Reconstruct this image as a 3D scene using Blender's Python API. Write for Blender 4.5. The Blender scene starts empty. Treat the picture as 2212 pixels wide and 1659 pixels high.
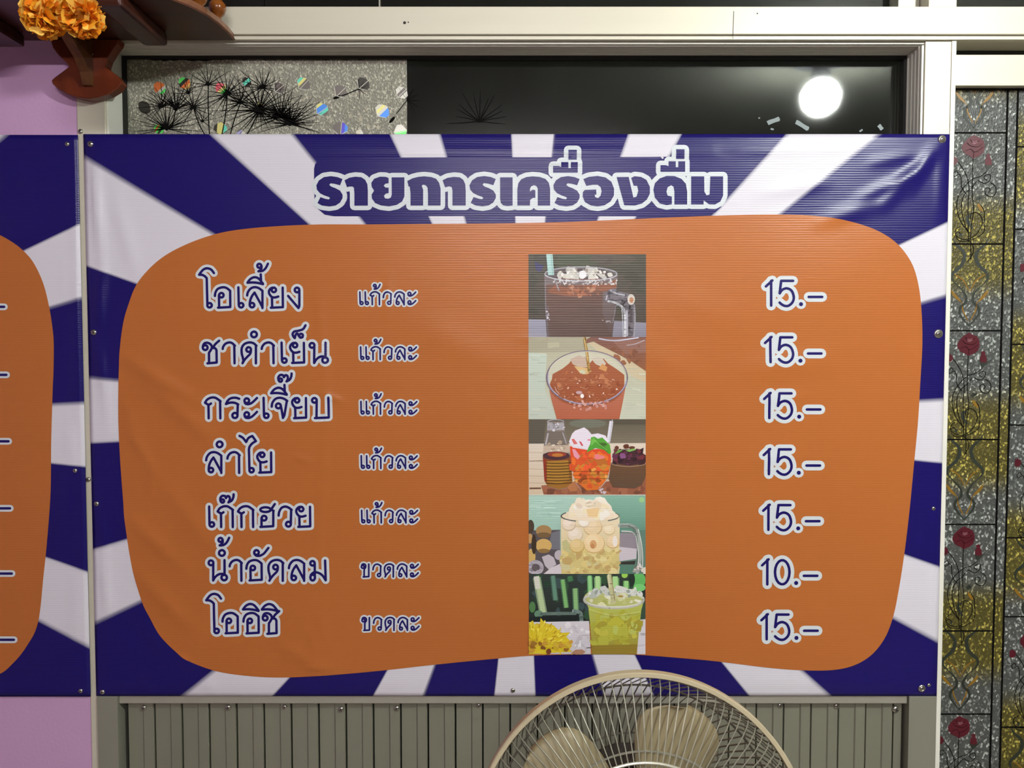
import bpy, bmesh, math, random
from mathutils import Vector, Matrix
from mathutils.geometry import tessellate_polygon, delaunay_2d_cdt
random.seed(7)
SC = bpy.context.scene
COL = SC.collection
PI = math.pi

# ------------------------------------------------------------------ camera, world, lights, exposure
F = 1736.0
CAM_Y, CAM_Z, PITCH = -1.4, 1.5, math.radians(2.5)
cd = bpy.data.cameras.new('camera'); cam = bpy.data.objects.new('camera', cd); COL.objects.link(cam)
cam.location = (0, CAM_Y, CAM_Z); cam.rotation_euler = (PI/2 - PITCH, 0, 0)
cd.sensor_width = 36.0; cd.lens = 36.0*F/2212.0; cd.clip_start = 0.01
SC.camera = cam
w = bpy.data.worlds.new('night'); SC.world = w; w.use_nodes = True
w.node_tree.nodes['Background'].inputs[0].default_value = (0.5, 0.55, 0.6, 1)
w.node_tree.nodes['Background'].inputs[1].default_value = 0.02
BULB = (1.143, -1.5, 2.437)          # bare LED bulb under the ceiling, mirrored in the window
BULB_L = 420.0
FILL_L = 250.0                        # unseen tube added behind the viewer as fill
SC.view_settings.view_transform = 'Standard'; SC.view_settings.look = 'None'
SC.view_settings.exposure = 0.33; SC.view_settings.gamma = 1.0
SC.view_settings.use_curve_mapping = False
try:
    SC.cycles.use_denoising = True
    SC.cycles.max_bounces = 8
except Exception: pass

def P(px, py, y=0.0):
    """point of the plane at depth y that the photograph shows at (px, py)"""
    a = (px-1106.0)/F; b = (829.5-py)/F
    dy = b*math.sin(PITCH)+math.cos(PITCH); dz = b*math.cos(PITCH)-math.sin(PITCH)
    t = (y-CAM_Y)/dy
    return Vector((a*t, y, CAM_Z+dz*t))
def Pz(px, py, z):
    a = (px-1106.0)/F; b = (829.5-py)/F
    dy = b*math.sin(PITCH)+math.cos(PITCH); dz = b*math.cos(PITCH)-math.sin(PITCH)
    t = (z-CAM_Z)/dz
    return Vector((a*t, CAM_Y+dy*t, z))

def lin(c):
    c /= 255.0
    return c/12.92 if c <= 0.04045 else ((c+0.055)/1.055)**2.4
def S(r, g, b, k=1.0): return (lin(r)*k, lin(g)*k, lin(b)*k, 1.0)

# ------------------------------------------------------------------ materials
def nt(name):
    m = bpy.data.materials.new(name); m.use_nodes = True
    n = m.node_tree; b = n.nodes['Principled BSDF']
    return m, n, b
def N(n, typ, **kw):
    x = n.nodes.new(typ)
    for k, v in kw.items(): setattr(x, k, v)
    return x
def mat(name, col, rough=0.5, metal=0.0, var=0.12, scale=(20, 20, 20), bump=0.0, bscale=60, spec=0.5):
    m, n, b = nt(name)
    tc = N(n, 'ShaderNodeNewGeometry'); mp = N(n, 'ShaderNodeMapping'); mp.inputs['Scale'].default_value = scale
    no = N(n, 'ShaderNodeTexNoise'); no.inputs['Scale'].default_value = 1.0; no.inputs['Detail'].default_value = 4
    mx = N(n, 'ShaderNodeMix', data_type='RGBA')
    n.links.new(tc.outputs['Position'], mp.inputs['Vector']); n.links.new(mp.outputs[0], no.inputs['Vector'])
    mx.inputs['A'].default_value = [c*(1-var) for c in col[:3]]+[1]; mx.inputs['B'].default_value = [min(1, c*(1+var)) for c in col[:3]]+[1]
    n.links.new(no.outputs['Fac'], mx.inputs['Factor']); n.links.new(mx.outputs['Result'], b.inputs['Base Color'])
    b.inputs['Roughness'].default_value = rough; b.inputs['Metallic'].default_value = metal
    b.inputs['Specular IOR Level'].default_value = spec
    if bump:
        n2 = N(n, 'ShaderNodeTexNoise'); n2.inputs['Scale'].default_value = bscale; n2.inputs['Detail'].default_value = 3
        n.links.new(tc.outputs['Position'], n2.inputs['Vector'])
        bp = N(n, 'ShaderNodeBump'); bp.inputs['Strength'].default_value = bump; bp.inputs['Distance'].default_value = 0.002
        n.links.new(n2.outputs['Fac'], bp.inputs['Height']); n.links.new(bp.outputs[0], b.inputs['Normal'])
    return m
def vinyl(name, col=None, rays=None):
    """glossy printed flex vinyl with fine horizontal ribs; col fixed, 'attr' = colour attribute, rays = sunburst print"""
    m, n, b = nt(name)
    geo = N(n, 'ShaderNodeNewGeometry')
    b.inputs['Roughness'].default_value = 0.3; b.inputs['Specular IOR Level'].default_value = 0.3
    mp = N(n, 'ShaderNodeMapping'); mp.inputs['Scale'].default_value = (0.06, 0.3, 1.0)
    n.links.new(geo.outputs['Position'], mp.inputs['Vector'])
    wv = N(n, 'ShaderNodeTexWave', wave_type='BANDS', bands_direction='Z')
    wv.inputs['Scale'].default_value = 78; wv.inputs['Distortion'].default_value = 2.2; wv.inputs['Detail'].default_value = 2; wv.inputs['Detail Scale'].default_value = 2.0
    n.links.new(mp.outputs[0], wv.inputs['Vector'])
    mp2 = N(n, 'ShaderNodeMapping'); mp2.inputs['Scale'].default_value = (5, 5, 130)
    n.links.new(geo.outputs['Position'], mp2.inputs['Vector'])
    no = N(n, 'ShaderNodeTexNoise'); no.inputs['Scale'].default_value = 1.0; no.inputs['Detail'].default_value = 3
    n.links.new(mp2.outputs[0], no.inputs['Vector'])
    ad = N(n, 'ShaderNodeMath', operation='ADD'); n.links.new(wv.outputs['Fac'], ad.inputs[0]); n.links.new(no.outputs['Fac'], ad.inputs[1])
    bp = N(n, 'ShaderNodeBump'); bp.inputs['Strength'].default_value = 0.14; bp.inputs['Distance'].default_value = 0.0007
    n.links.new(ad.outputs[0], bp.inputs['Height']); n.links.new(bp.outputs[0], b.inputs['Normal'])
    if rays is not None:
        cx, cz, edges, cblue, cwhite = rays
        sp = N(n, 'ShaderNodeSeparateXYZ'); n.links.new(geo.outputs['Position'], sp.inputs[0])
        sx = N(n, 'ShaderNodeMath', operation='SUBTRACT'); sx.inputs[1].default_value = cx; n.links.new(sp.outputs['X'], sx.inputs[0])
        sz = N(n, 'ShaderNodeMath', operation='SUBTRACT'); sz.inputs[1].default_value = cz; n.links.new(sp.outputs['Z'], sz.inputs[0])
        at = N(n, 'ShaderNodeMath', operation='ARCTAN2'); n.links.new(sz.outputs[0], at.inputs[0]); n.links.new(sx.outputs[0], at.inputs[1])
        pr = N(n, 'ShaderNodeMapRange'); pr.inputs['From Min'].default_value = -PI; pr.inputs['From Max'].default_value = PI
        n.links.new(at.outputs[0], pr.inputs['Value'])
        es = sorted(edges)                     # (position 0..1, colour after the edge)
        cur = None
        for q in range(4):
            lo, hi = q*0.25, q*0.25+0.25
            cr = N(n, 'ShaderNodeValToRGB'); cr.color_ramp.interpolation = 'LINEAR'
            before = [e for e in es if e[0] <= lo]
            c0 = before[-1][1] if before else es[-1][1]
            stops = [(lo, c0)]
            for p, c in es:
                if lo < p < hi: stops += [(p-0.0004, stops[-1][1]), (p+0.0004, c)]
            el = cr.color_ramp.elements
            while len(el) > 1: el.remove(el[-1])
            el[0].position = 0; el[0].color = cblue if stops[0][1] else cwhite
            for p, c in stops[1:]:
                e = el.new((p-lo)*4); e.color = cblue if c else cwhite
            mr = N(n, 'ShaderNodeMapRange'); mr.inputs['From Min'].default_value = lo; mr.inputs['From Max'].default_value = hi
            n.links.new(pr.outputs[0], mr.inputs['Value']); n.links.new(mr.outputs[0], cr.inputs['Fac'])
            if cur is None: cur = cr.outputs['Color']
            else:
                gt = N(n, 'ShaderNodeMath', operation='GREATER_THAN'); gt.inputs[1].default_value = lo; n.links.new(pr.outputs[0], gt.inputs[0])
                mx = N(n, 'ShaderNodeMix', data_type='RGBA'); n.links.new(gt.outputs[0], mx.inputs['Factor'])
                n.links.new(cur, mx.inputs['A']); n.links.new(cr.outputs['Color'], mx.inputs['B']); cur = mx.outputs['Result']
        n.links.new(cur, b.inputs['Base Color'])
    elif col == 'attr':
        a = N(n, 'ShaderNodeAttribute', attribute_name='Col'); n.links.new(a.outputs['Color'], b.inputs['Base Color'])
    else:
        b.inputs['Base Color'].default_value = col
    return m
def attr_mat(name, rough=0.4, metal=0.0, spec=0.5):
    m, n, b = nt(name)
    a = N(n, 'ShaderNodeAttribute', attribute_name='Col'); n.links.new(a.outputs['Color'], b.inputs['Base Color'])
    b.inputs['Roughness'].default_value = rough; b.inputs['Metallic'].default_value = metal; b.inputs['Specular IOR Level'].default_value = spec
    return m
def glitter(name, colA, colB, phase=None, period=0.331, cell=330, lo=0.35, hi=2.6, sharp=4.0):
    """embossed window film: small facets, sparkle painted in as random bright cells; colA/colB alternate up the film"""
    m, n, b = nt(name)
    geo = N(n, 'ShaderNodeNewGeometry')
    vo = N(n, 'ShaderNodeTexVoronoi', feature='F1'); vo.inputs['Scale'].default_value = cell
    mp = N(n, 'ShaderNodeMapping'); mp.inputs['Scale'].default_value = (1, 1, 0.75); mp.inputs['Rotation'].default_value = (0, 0.6, 0)
    n.links.new(geo.outputs['Position'], mp.inputs['Vector']); n.links.new(mp.outputs[0], vo.inputs['Vector'])
    sp = N(n, 'ShaderNodeSeparateColor'); n.links.new(vo.outputs['Color'], sp.inputs[0])
    pw = N(n, 'ShaderNodeMath', operation='POWER'); pw.inputs[1].default_value = sharp; n.links.new(sp.outputs[0], pw.inputs[0])
    mr = N(n, 'ShaderNodeMapRange'); mr.inputs['To Min'].default_value = lo; mr.inputs['To Max'].default_value = hi; n.links.new(pw.outputs[0], mr.inputs['Value'])  # facet sparkle goes into the base colour, cell by cell
    base = None
    if phase is not None:
        sx = N(n, 'ShaderNodeSeparateXYZ'); n.links.new(geo.outputs['Position'], sx.inputs[0])
        k = N(n, 'ShaderNodeMath', operation='MULTIPLY_ADD'); k.inputs[1].default_value = 2*PI/period; k.inputs[2].default_value = -2*PI/period*phase
        n.links.new(sx.outputs['Z'], k.inputs[0])
        co = N(n, 'ShaderNodeMath', operation='COSINE'); n.links.new(k.outputs[0], co.inputs[0])
        m2 = N(n, 'ShaderNodeMapRange', interpolation_type='SMOOTHSTEP'); m2.inputs['From Min'].default_value = -0.35; m2.inputs['From Max'].default_value = 0.65; n.links.new(co.outputs[0], m2.inputs['Value'])
        mx = N(n, 'ShaderNodeMix', data_type='RGBA'); mx.inputs['A'].default_value = colA; mx.inputs['B'].default_value = colB
        n.links.new(m2.outputs[0], mx.inputs['Factor']); base = mx.outputs['Result']
    mm = N(n, 'ShaderNodeVectorMath', operation='SCALE')
    if base is not None: n.links.new(base, mm.inputs[0])
    else: mm.inputs[0].default_value = colA[:3]
    n.links.new(mr.outputs[0], mm.inputs['Scale']); n.links.new(mm.outputs[0], b.inputs['Base Color'])
    b.inputs['Roughness'].default_value = 0.45; b.inputs['Specular IOR Level'].default_value = 0.35
    sub = N(n, 'ShaderNodeBump'); sub.inputs['Strength'].default_value = 0.6; sub.inputs['Distance'].default_value = 0.0015
    n.links.new(vo.outputs['Distance'], sub.inputs['Height']); n.links.new(sub.outputs[0], b.inputs['Normal'])
    return m
def glass_mat(name, tint):
    m, n, b = nt(name); n.nodes.remove(b)
    out = n.nodes['Material Output']
    tr = N(n, 'ShaderNodeBsdfTransparent'); tr.inputs[0].default_value = tint
    gl = N(n, 'ShaderNodeBsdfGlossy'); gl.inputs['Roughness'].default_value = 0.03; gl.inputs[0].default_value = (1, 1, 1, 1)
    fr = N(n, 'ShaderNodeFresnel'); fr.inputs[0].default_value = 1.5
    mx = N(n, 'ShaderNodeMixShader'); n.links.new(fr.outputs[0], mx.inputs[0]); n.links.new(tr.outputs[0], mx.inputs[1]); n.links.new(gl.outputs[0], mx.inputs[2])
    geo = N(n, 'ShaderNodeNewGeometry'); no = N(n, 'ShaderNodeTexNoise'); no.inputs['Scale'].default_value = 9; no.inputs['Detail'].default_value = 5
    n.links.new(geo.outputs['Position'], no.inputs['Vector'])
    df = N(n, 'ShaderNodeBsdfDiffuse'); df.inputs[0].default_value = (0.5, 0.55, 0.55, 1)          # a film of dust
    mr = N(n, 'ShaderNodeMapRange'); mr.inputs['From Min'].default_value = 0.35; mr.inputs['From Max'].default_value = 0.8; mr.inputs['To Min'].default_value = 0.004; mr.inputs['To Max'].default_value = 0.014
    n.links.new(no.outputs['Fac'], mr.inputs['Value'])
    m2 = N(n, 'ShaderNodeMixShader'); n.links.new(mr.outputs[0], m2.inputs[0]); n.links.new(mx.outputs[0], m2.inputs[1]); n.links.new(df.outputs[0], m2.inputs[2])
    n.links.new(m2.outputs[0], out.inputs[0])
    return m
def emit(name, col, L):
    m, n, b = nt(name); n.nodes.remove(b)
    e = N(n, 'ShaderNodeEmission'); e.inputs[0].default_value = col; e.inputs[1].default_value = L
    n.links.new(e.outputs[0], n.nodes['Material Output'].inputs[0]); return m
def wood(name, a, b_, rough=0.35, scale=(4, 40, 40)):
    m, n, b = nt(name)
    geo = N(n, 'ShaderNodeNewGeometry'); mp = N(n, 'ShaderNodeMapping'); mp.inputs['Scale'].default_value = scale
    no = N(n, 'ShaderNodeTexNoise'); no.inputs['Scale'].default_value = 1; no.inputs['Detail'].default_value = 6; no.inputs['Distortion'].default_value = 0.6
    n.links.new(geo.outputs['Position'], mp.inputs[0]); n.links.new(mp.outputs[0], no.inputs['Vector'])
    cr = N(n, 'ShaderNodeValToRGB'); cr.color_ramp.elements[0].position = 0.3; cr.color_ramp.elements[0].color = a; cr.color_ramp.elements[1].position = 0.75; cr.color_ramp.elements[1].color = b_
    n.links.new(no.outputs['Fac'], cr.inputs[0]); n.links.new(cr.outputs[0], b.inputs['Base Color'])
    b.inputs['Roughness'].default_value = rough
    return m

BLUE = S(28, 20, 100); WHITE = S(226, 224, 233); ORANGE = (0.51, 0.158, 0.037, 1)
TITLE_W = S(218, 226, 230)
M = dict(
    orange=vinyl('vinyl_orange', ORANGE), blue=vinyl('vinyl_blue', BLUE), white=vinyl('vinyl_white', TITLE_W),
    photo=vinyl('vinyl_photo', 'attr'),
    lavender=mat('lavender_paint', S(206, 165, 205), 0.55, 0, 0.04, (6, 6, 6), 0.15, 180),
    ceil=mat('ceiling_white', S(168, 170, 160), 0.8, 0, 0.03), floor=mat('floor_tile', S(150, 140, 128), 0.4, 0, 0.1, (3, 3, 3)),
    stile=mat('aluminium_dull', S(146, 146, 132), 0.45, 0.2, 0.08, (6, 6, 2)), sash=mat('aluminium_sash', S(224, 224, 212), 0.4, 0.1, 0.05, (60, 60, 3)),
    dim=mat('dim_grey_paint', S(96, 92, 84), 0.7, 0, 0.1), lit_alu=mat('aluminium_lit', S(240, 240, 228), 0.35, 0, 0.02),
    dark=mat('dark_room', S(30, 30, 27), 0.9, 0, 0.2), gasket=mat('black_gasket', S(28, 27, 24), 0.6, 0, 0.1),
    alu=mat('aluminium_pale', S(214, 210, 190), 0.42, 0.15, 0.05, (2, 2, 60), 0.05, 200),
    alud=mat('aluminium_mill', S(178, 176, 162), 0.4, 0.35, 0.06, (60, 60, 2), 0.05, 200),
    plank=mat('aluminium_plank', S(142, 143, 126), 0.42, 0.3, 0.1, (8, 8, 1.2), 0.12, 25),
    steel=mat('screw_steel', S(190, 188, 178), 0.25, 0.9, 0.15, (300, 300, 300)),
    slot=mat('screw_slot', S(40, 38, 34), 0.6),
    wood=wood('dark_red_wood', S(46, 20, 12), S(84, 38, 22)), rib=wood('brown_wood', S(72, 42, 20), S(120, 76, 36), 0.35, (40, 40, 6)),
    redwood=wood('red_brown_wood', S(88, 34, 16), S(122, 54, 26), 0.3, (30, 30, 8)),
    edge=wood('pale_edge_wood', S(104, 64, 42), S(150, 100, 70)), turned=wood('turned_wood', S(104, 54, 16), S(146, 84, 30), 0.18, (20, 20, 60)),
    petal=attr_mat('marigold_cloth', 0.7, 0, 0.2), thread=mat('green_thread', S(70, 80, 40), 0.8),
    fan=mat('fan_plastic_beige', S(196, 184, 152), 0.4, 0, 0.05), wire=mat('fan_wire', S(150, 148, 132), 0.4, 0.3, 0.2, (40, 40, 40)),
    blade=mat('fan_blade_dusty', S(150, 138, 106), 0.5, 0, 0.22, (25, 25, 25)), motor=mat('fan_motor_dark', S(58, 54, 48), 0.6),
    ink=mat('film_black_ink', S(13, 12, 11), 0.9, 0, 0.2, spec=0.1), gem=attr_mat('film_hologram', 0.3, 0.2),
    rose=mat('film_rose_red', S(84, 18, 32), 0.4, 0, 0.3, (120, 120, 120)), leafy=mat('film_leaf_green', S(38, 46, 36), 0.5, 0, 0.2), gold=mat('film_gold', S(140, 104, 28), 0.4, 0, 0.2),
    film=glitter('frosted_film', S(168, 167, 150), None, None, cell=420, lo=0.7, hi=1.7),
    glass=glass_mat('window_glass', (0.55, 0.57, 0.52, 1)), tape=mat('tape_residue', S(140, 152, 152), 0.6),
    bulb=emit('bulb_light', (0.97, 1.0, 0.96, 1), BULB_L), tube=emit('fill_light', (1.0, 0.93, 0.97, 1), FILL_L),
    white_plastic=mat('lamp_plastic', S(90, 92, 96), 0.4), rust=mat('rust', S(80, 58, 36), 0.8, 0, 0.3, (200, 200, 200)),
)

# ------------------------------------------------------------------ mesh helpers
def link(o, parent=None):
    COL.objects.link(o)
    if parent is not None: o.parent = parent
    return o
def build(name, bm, m, parent=None, smooth=False, loc=None):
    me = bpy.data.meshes.new(name); bm.to_mesh(me); bm.free()
    for x in (m if isinstance(m, (list, tuple)) else [m]): me.materials.append(x)
    if smooth:
        for p in me.polygons: p.use_smooth = True
    o = bpy.data.objects.new(name, me); link(o, parent)
    if loc is not None: o.location = loc
    return o
def thing(name, label, cat, loc=(0, 0, 0), group=None):
    o = bpy.data.objects.new(name, None); o.empty_display_size = 0.05; link(o)
    o.location = loc; o['label'] = label; o['category'] = cat
    if group: o['group'] = group
    return o
def struct(o, label=None, cat=None):
    o['kind'] = 'structure'
    if label: o['label'] = label
    if cat: o['category'] = cat
    return o
def rel(bm, parent):
    """geometry written in world space, moved into the parent's frame"""
    off = Vector((0, 0, 0)); p = parent
    while p is not None: off += Vector(p.location); p = p.parent
    bmesh.ops.translate(bm, verts=bm.verts, vec=-off); return bm
def box(bm, x0, x1, y0, y1, z0, z1, bev=0.0):
    r = bmesh.ops.create_cube(bm, size=1)
    vs = r['verts']
    for v in vs:
        v.co = Vector((x0+(v.co.x+.5)*(x1-x0), y0+(v.co.y+.5)*(y1-y0), z0+(v.co.z+.5)*(z1-z0)))
    if bev:
        es = list({e for v in vs for e in v.link_edges})
        bmesh.ops.bevel(bm, geom=es, offset=bev, segments=2, affect='EDGES', profile=0.6)
    return bm
def B(*a, bev=0.0): return box(bmesh.new(), *a, bev=bev)
def prism(bm, pts, y0, y1):
    """outline of (x, z) points between two depths"""
    a = [bm.verts.new((x, y0, z)) for x, z in pts]; b = [bm.verts.new((x, y1, z)) for x, z in pts]
    n = len(pts)
    for t in tessellate_polygon([[Vector((x, z, 0)) for x, z in pts]]):
        bm.faces.new([a[i] for i in t]); bm.faces.new([b[i] for i in reversed(t)])
    for i in range(n): bm.faces.new([a[i], a[(i+1) % n], b[(i+1) % n], b[i]])
    bmesh.ops.recalc_face_normals(bm, faces=bm.faces[:]); return bm
def tube(bm, pts, r, n=6, r2=None):
    pts = [Vector(p) for p in pts]; rings = []
    for i, p in enumerate(pts):
        d = (pts[min(i+1, len(pts)-1)]-pts[max(i-1, 0)]).normalized()
        a = d.orthogonal().normalized() if i == 0 else (rings_a - d*rings_a.dot(d)).normalized()
        rings_a = a; b = d.cross(a)
        rr = r if r2 is None else r+(r2-r)*i/(len(pts)-1)
        rings.append([bm.verts.new(p+(a*math.cos(2*PI*k/n)+b*math.sin(2*PI*k/n))*rr) for k in range(n)])
    for i in range(len(rings)-1):
        for k in range(n): bm.faces.new([rings[i][k], rings[i][(k+1) % n], rings[i+1][(k+1) % n], rings[i+1][k]])
    bm.faces.new(rings[0][::-1]); bm.faces.new(rings[-1]); return bm
def lathe(bm, prof, n=20, mtx=None):
    """profile of (radius, height) turned about z"""
    rings = []
    for r, z in prof:
        if r < 1e-6: rings.append([bm.verts.new((0, 0, z))])
        else: rings.append([bm.verts.new((r*math.cos(2*PI*k/n), r*math.sin(2*PI*k/n), z)) for k in range(n)])
    vs = [v for q in rings for v in q]
    for a, b in zip(rings, rings[1:]):
        for k in range(n):
            f = [a[k % len(a)], a[(k+1) % len(a)], b[(k+1) % len(b)], b[k % len(b)]]
            u = []
            for v in f:
                if v not in u: u.append(v)
            if len(u) > 2: bm.faces.new(u)
    bmesh.ops.recalc_face_normals(bm, faces=bm.faces[:])
    if mtx is not None: bmesh.ops.transform(bm, matrix=mtx, verts=vs)
    return bm
def catmull(pts, k=6, closed=False):
    out = []; n = len(pts)
    for i in range(n if closed else n-1):
        g = lambda j: pts[j % n] if closed else pts[max(0, min(n-1, j))]
        p0, p1, p2, p3 = g(i-1), g(i), g(i+1), g(i+2)
        for s in range(k):
            t = s/k
            out.append(tuple(0.5*(2*b+(c-a)*t+(2*a-5*b+4*c-d)*t*t+(3*b-a-3*c+d)*t**3) for a, b, c, d in zip(p0, p1, p2, p3)))
    if not closed: out.append(tuple(pts[-1]))
    return out

class Flat:
    """flat print built of thin layers; points are photograph pixels laid on a plane or on the banner's sheet"""
    def __init__(s, y=0.0, follow=None, colour=False):
        s.bm = bmesh.new(); s.y = y; s.f = follow; s.polys = []
        s.cl = s.bm.loops.layers.float_color.new('Col') if colour else None
    def _v(s, p, off):
        q = P(p[0], p[1], s.y); return s.bm.verts.new((q.x, -off, q.z))
    def _col(s, f, vs, c):
        if s.cl is None or c is None: return
        for l in f.loops: l[s.cl] = c[vs.index(l.vert)] if isinstance(c, list) else c
    def poly(s, pts, off=0.0, c=None):
        """c: one colour or a function of the pixel"""
        if s.cl is None: s.polys.append((off, pts)); return
        vs = [s._v(p, off) for p in pts]
        cs = [c(p) for p in pts] if callable(c) else c
        for t in tessellate_polygon([[Vector((p[0], p[1], 0)) for p in pts]]):
            try: f = s.bm.faces.new([vs[i] for i in t])
            except ValueError: continue
            s._col(f, vs, cs)
    def disc(s, p, rx, ry=None, off=0.0, c=None, n=14, rot=0.0):
        ry = ry or rx; ca, sa = math.cos(rot), math.sin(rot)
        s.poly([(p[0]+rx*math.cos(a)*ca-ry*math.sin(a)*sa, p[1]+rx*math.cos(a)*sa+ry*math.sin(a)*ca) for a in [2*PI*i/n for i in range(n)]], off, c)
    def stroke(s, pts, wd, off=0.0, c=None, cap=True, closed=False, w2=None):
        """ribbon along pixel points with round joints"""
        if s.f and w2 is None and not closed:
            q = [pts[0]]
            for a, b in zip(pts, pts[1:]):
                k = max(1, int(math.hypot(b[0]-a[0], b[1]-a[1])/7))
                q += [(a[0]+(b[0]-a[0])*i/k, a[1]+(b[1]-a[1])*i/k) for i in range(1, k+1)]
            pts = q
        n = len(pts)
        for i in range(n if closed else n-1):
            a, b = pts[i], pts[(i+1) % n]
            L = math.hypot(b[0]-a[0], b[1]-a[1])
            if L < 1e-6: continue
            wa = wd if w2 is None else wd+(w2-wd)*i/(n-1); wb = wd if w2 is None else wd+(w2-wd)*(i+1)/(n-1)
            nx, ny = -(b[1]-a[1])/L*.5, (b[0]-a[0])/L*.5
            q = [(a[0]+nx*wa, a[1]+ny*wa), (b[0]+nx*wb, b[1]+ny*wb), (b[0]-nx*wb, b[1]-ny*wb), (a[0]-nx*wa, a[1]-ny*wa)]
            if s.cl is None: s.polys.append((off, q)); continue
            vs = [s._v(p, off) for p in q]
            s._col(s.bm.faces.new(vs), vs, c)
        if cap:
            for i, p in enumerate(pts):
                if not closed and not cap == 'all' and (i in (0, n-1)) and cap == 'joints': continue
                r = (wd if w2 is None else wd+(w2-wd)*i/max(1, n-1))*.5
                s.disc(p, r, off=off, c=c, n=12)
    def ring(s, p, r, wd, off=0.0, c=None, n=20, ry=None):
        ry = ry or r
        s.stroke([(p[0]+r*math.cos(2*PI*i/n), p[1]+ry*math.sin(2*PI*i/n)) for i in range(n)], wd, off, c, True, True)
    def cut(s, h):
        bm = s.bm
        xs = [v.co.x for v in bm.verts]; zs = [v.co.z for v in bm.verts]
        for lo, hi, ax in ((min(xs), max(xs), 0), (min(zs), max(zs), 2)):
            k = math.ceil(lo/h)
            while k*h < hi:
                co = [0, 0, 0]; co[ax] = k*h; no = [0, 0, 0]; no[ax] = 1
                bmesh.ops.bisect_plane(bm, geom=bm.verts[:]+bm.edges[:]+bm.faces[:], plane_co=co, plane_no=no, dist=1e-7)
                k += 1
    def merge(s):
        """one clean surface out of all overlapping pieces of the same layer"""
        for off in sorted({o for o, _ in s.polys}):
            vs, fs = [], []
            for o, pts in s.polys:
                if o != off: continue
                q = [P(p[0], p[1], s.y) for p in pts]; q = [(v.x*100, v.z*100) for v in q]
                ar = sum(q[i][0]*q[(i+1) % len(q)][1]-q[(i+1) % len(q)][0]*q[i][1] for i in range(len(q)))
                if abs(ar) < 1e-9: continue
                if ar < 0: q.reverse()
                fs.append(list(range(len(vs), len(vs)+len(q)))); vs += [Vector(p) for p in q]
            ov, oe, of, iv, ie, jf = delaunay_2d_cdt(vs, [], fs, 0, 1e-5)
            nv = {}
            for f, src in zip(of, jf):
                if not src: continue
                t = []
                for i in f:
                    if i not in nv: nv[i] = s.bm.verts.new((ov[i].x/100, -off, ov[i].y/100))
                    t.append(nv[i])
                try: s.bm.faces.new(t)
                except ValueError: pass
    def done(s, name, m, parent=None, cut=0, base=0.0):
        if s.polys: s.merge()
        if cut: s.cut(cut)
        bm = s.bm
        for v in bm.verts:
            v.co.y += s.y-base-(s.f(v.co.x, v.co.z) if s.f else 0.0)
        bm.normal_update()
        fl = [f for f in bm.faces if f.normal.y > 0]
        bmesh.ops.reverse_faces(bm, faces=fl)
        if parent is not None: rel(bm, parent)
        return build(name, bm, m, parent, smooth=bool(s.f))

# ------------------------------------------------------------------ the room
FLOOR, CEIL = 0.0, 2.565
struct(build('floor', B(-2.6, 2.6, -4.2, 0.9, -0.05, 0), M['floor']))
struct(build('ceiling', B(-2.6, 2.6, -4.2, 0.9, CEIL, CEIL+0.05), M['ceil']))
XL, XR = -0.748, 0.760            # outer edges of the aluminium posts
OL, OR = -0.699, 0.708            # window opening between them
ZB, ZBT = 2.027, 2.0795           # cross beam, lower and upper edge
ZS = 0.8865                       # sill bar top
struct(build('wall_left', B(-2.6, XL-0.0005, 0.001, 0.08, 0, CEIL), M['lavender']))
struct(build('wall_right', B(1.55, 2.6, 0.0, 0.08, 0, CEIL), M['lavender']))
struct(build('wall_far_left', B(-2.65, -2.6, -4.2, 0.9, 0, CEIL), M['lavender']))
struct(build('wall_far_right', B(2.6, 2.65, -4.2, 0.9, 0, CEIL), M['dim']))
struct(build('wall_rear', B(-2.6, 2.6, -4.25, -4.2, 0, CEIL), M['dim']))
struct(build('wall_back', B(-2.6, 2.6, 0.85, 0.9, 0, CEIL), M['dark']))

# posts and beam (aluminium box section)
struct(build('trim_1', B(XL, OL, 0.0, 0.07, 0, ZB-0.0005, bev=0.0012), M['alu']), 'pale aluminium post between lavender wall and window')
post2 = struct(build('trim_2', B(OR, XR, 0.0, 0.07, 0, ZB-0.0005, bev=0.0012), M['alu']), 'white aluminium post right of the window')
build('edge_strip', B(0.7523, XR, -0.0022, -0.0003, 0.0, ZB-0.001, bev=0.0006), M['lit_alu'], post2)  # white colour stands in for light caught by a chamfered edge
bm = B(XL+0.0, 1.55, -0.012, 0.07, ZB+0.0065, ZBT, bev=0.001); box(bm, XL, 1.55, -0.006, 0.07, ZB, ZB+0.0058)
beam = struct(build('trim_3', bm, M['alu']), 'long pale aluminium cross beam above the window')
f = Flat(-0.0125)
f.stroke([(1585, 24), (1583, 84)], 1.2, 0, cap=False); f.done('joint_line', M['gasket'], beam)
f = Flat(-0.0125); f.disc((874, 49), 3.2); f.disc((882, 48), 1.6); f.disc((1636, 29), 1.5); f.done('drill_hole', M['slot'], beam)
struct(build('trim_4', B(OR+0.004, XR, 0.0, 0.07, ZBT+0.0005, CEIL-0.0005, bev=0.0012), M['alu']), 'white aluminium post above the beam')
struct(build('trim_5', B(OR-0.034, OR+0.003, 0.03, 0.07, ZBT+0.0005, CEIL-0.0005, bev=0.001), M['alud']), 'grey inner frame strip above the beam')

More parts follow.
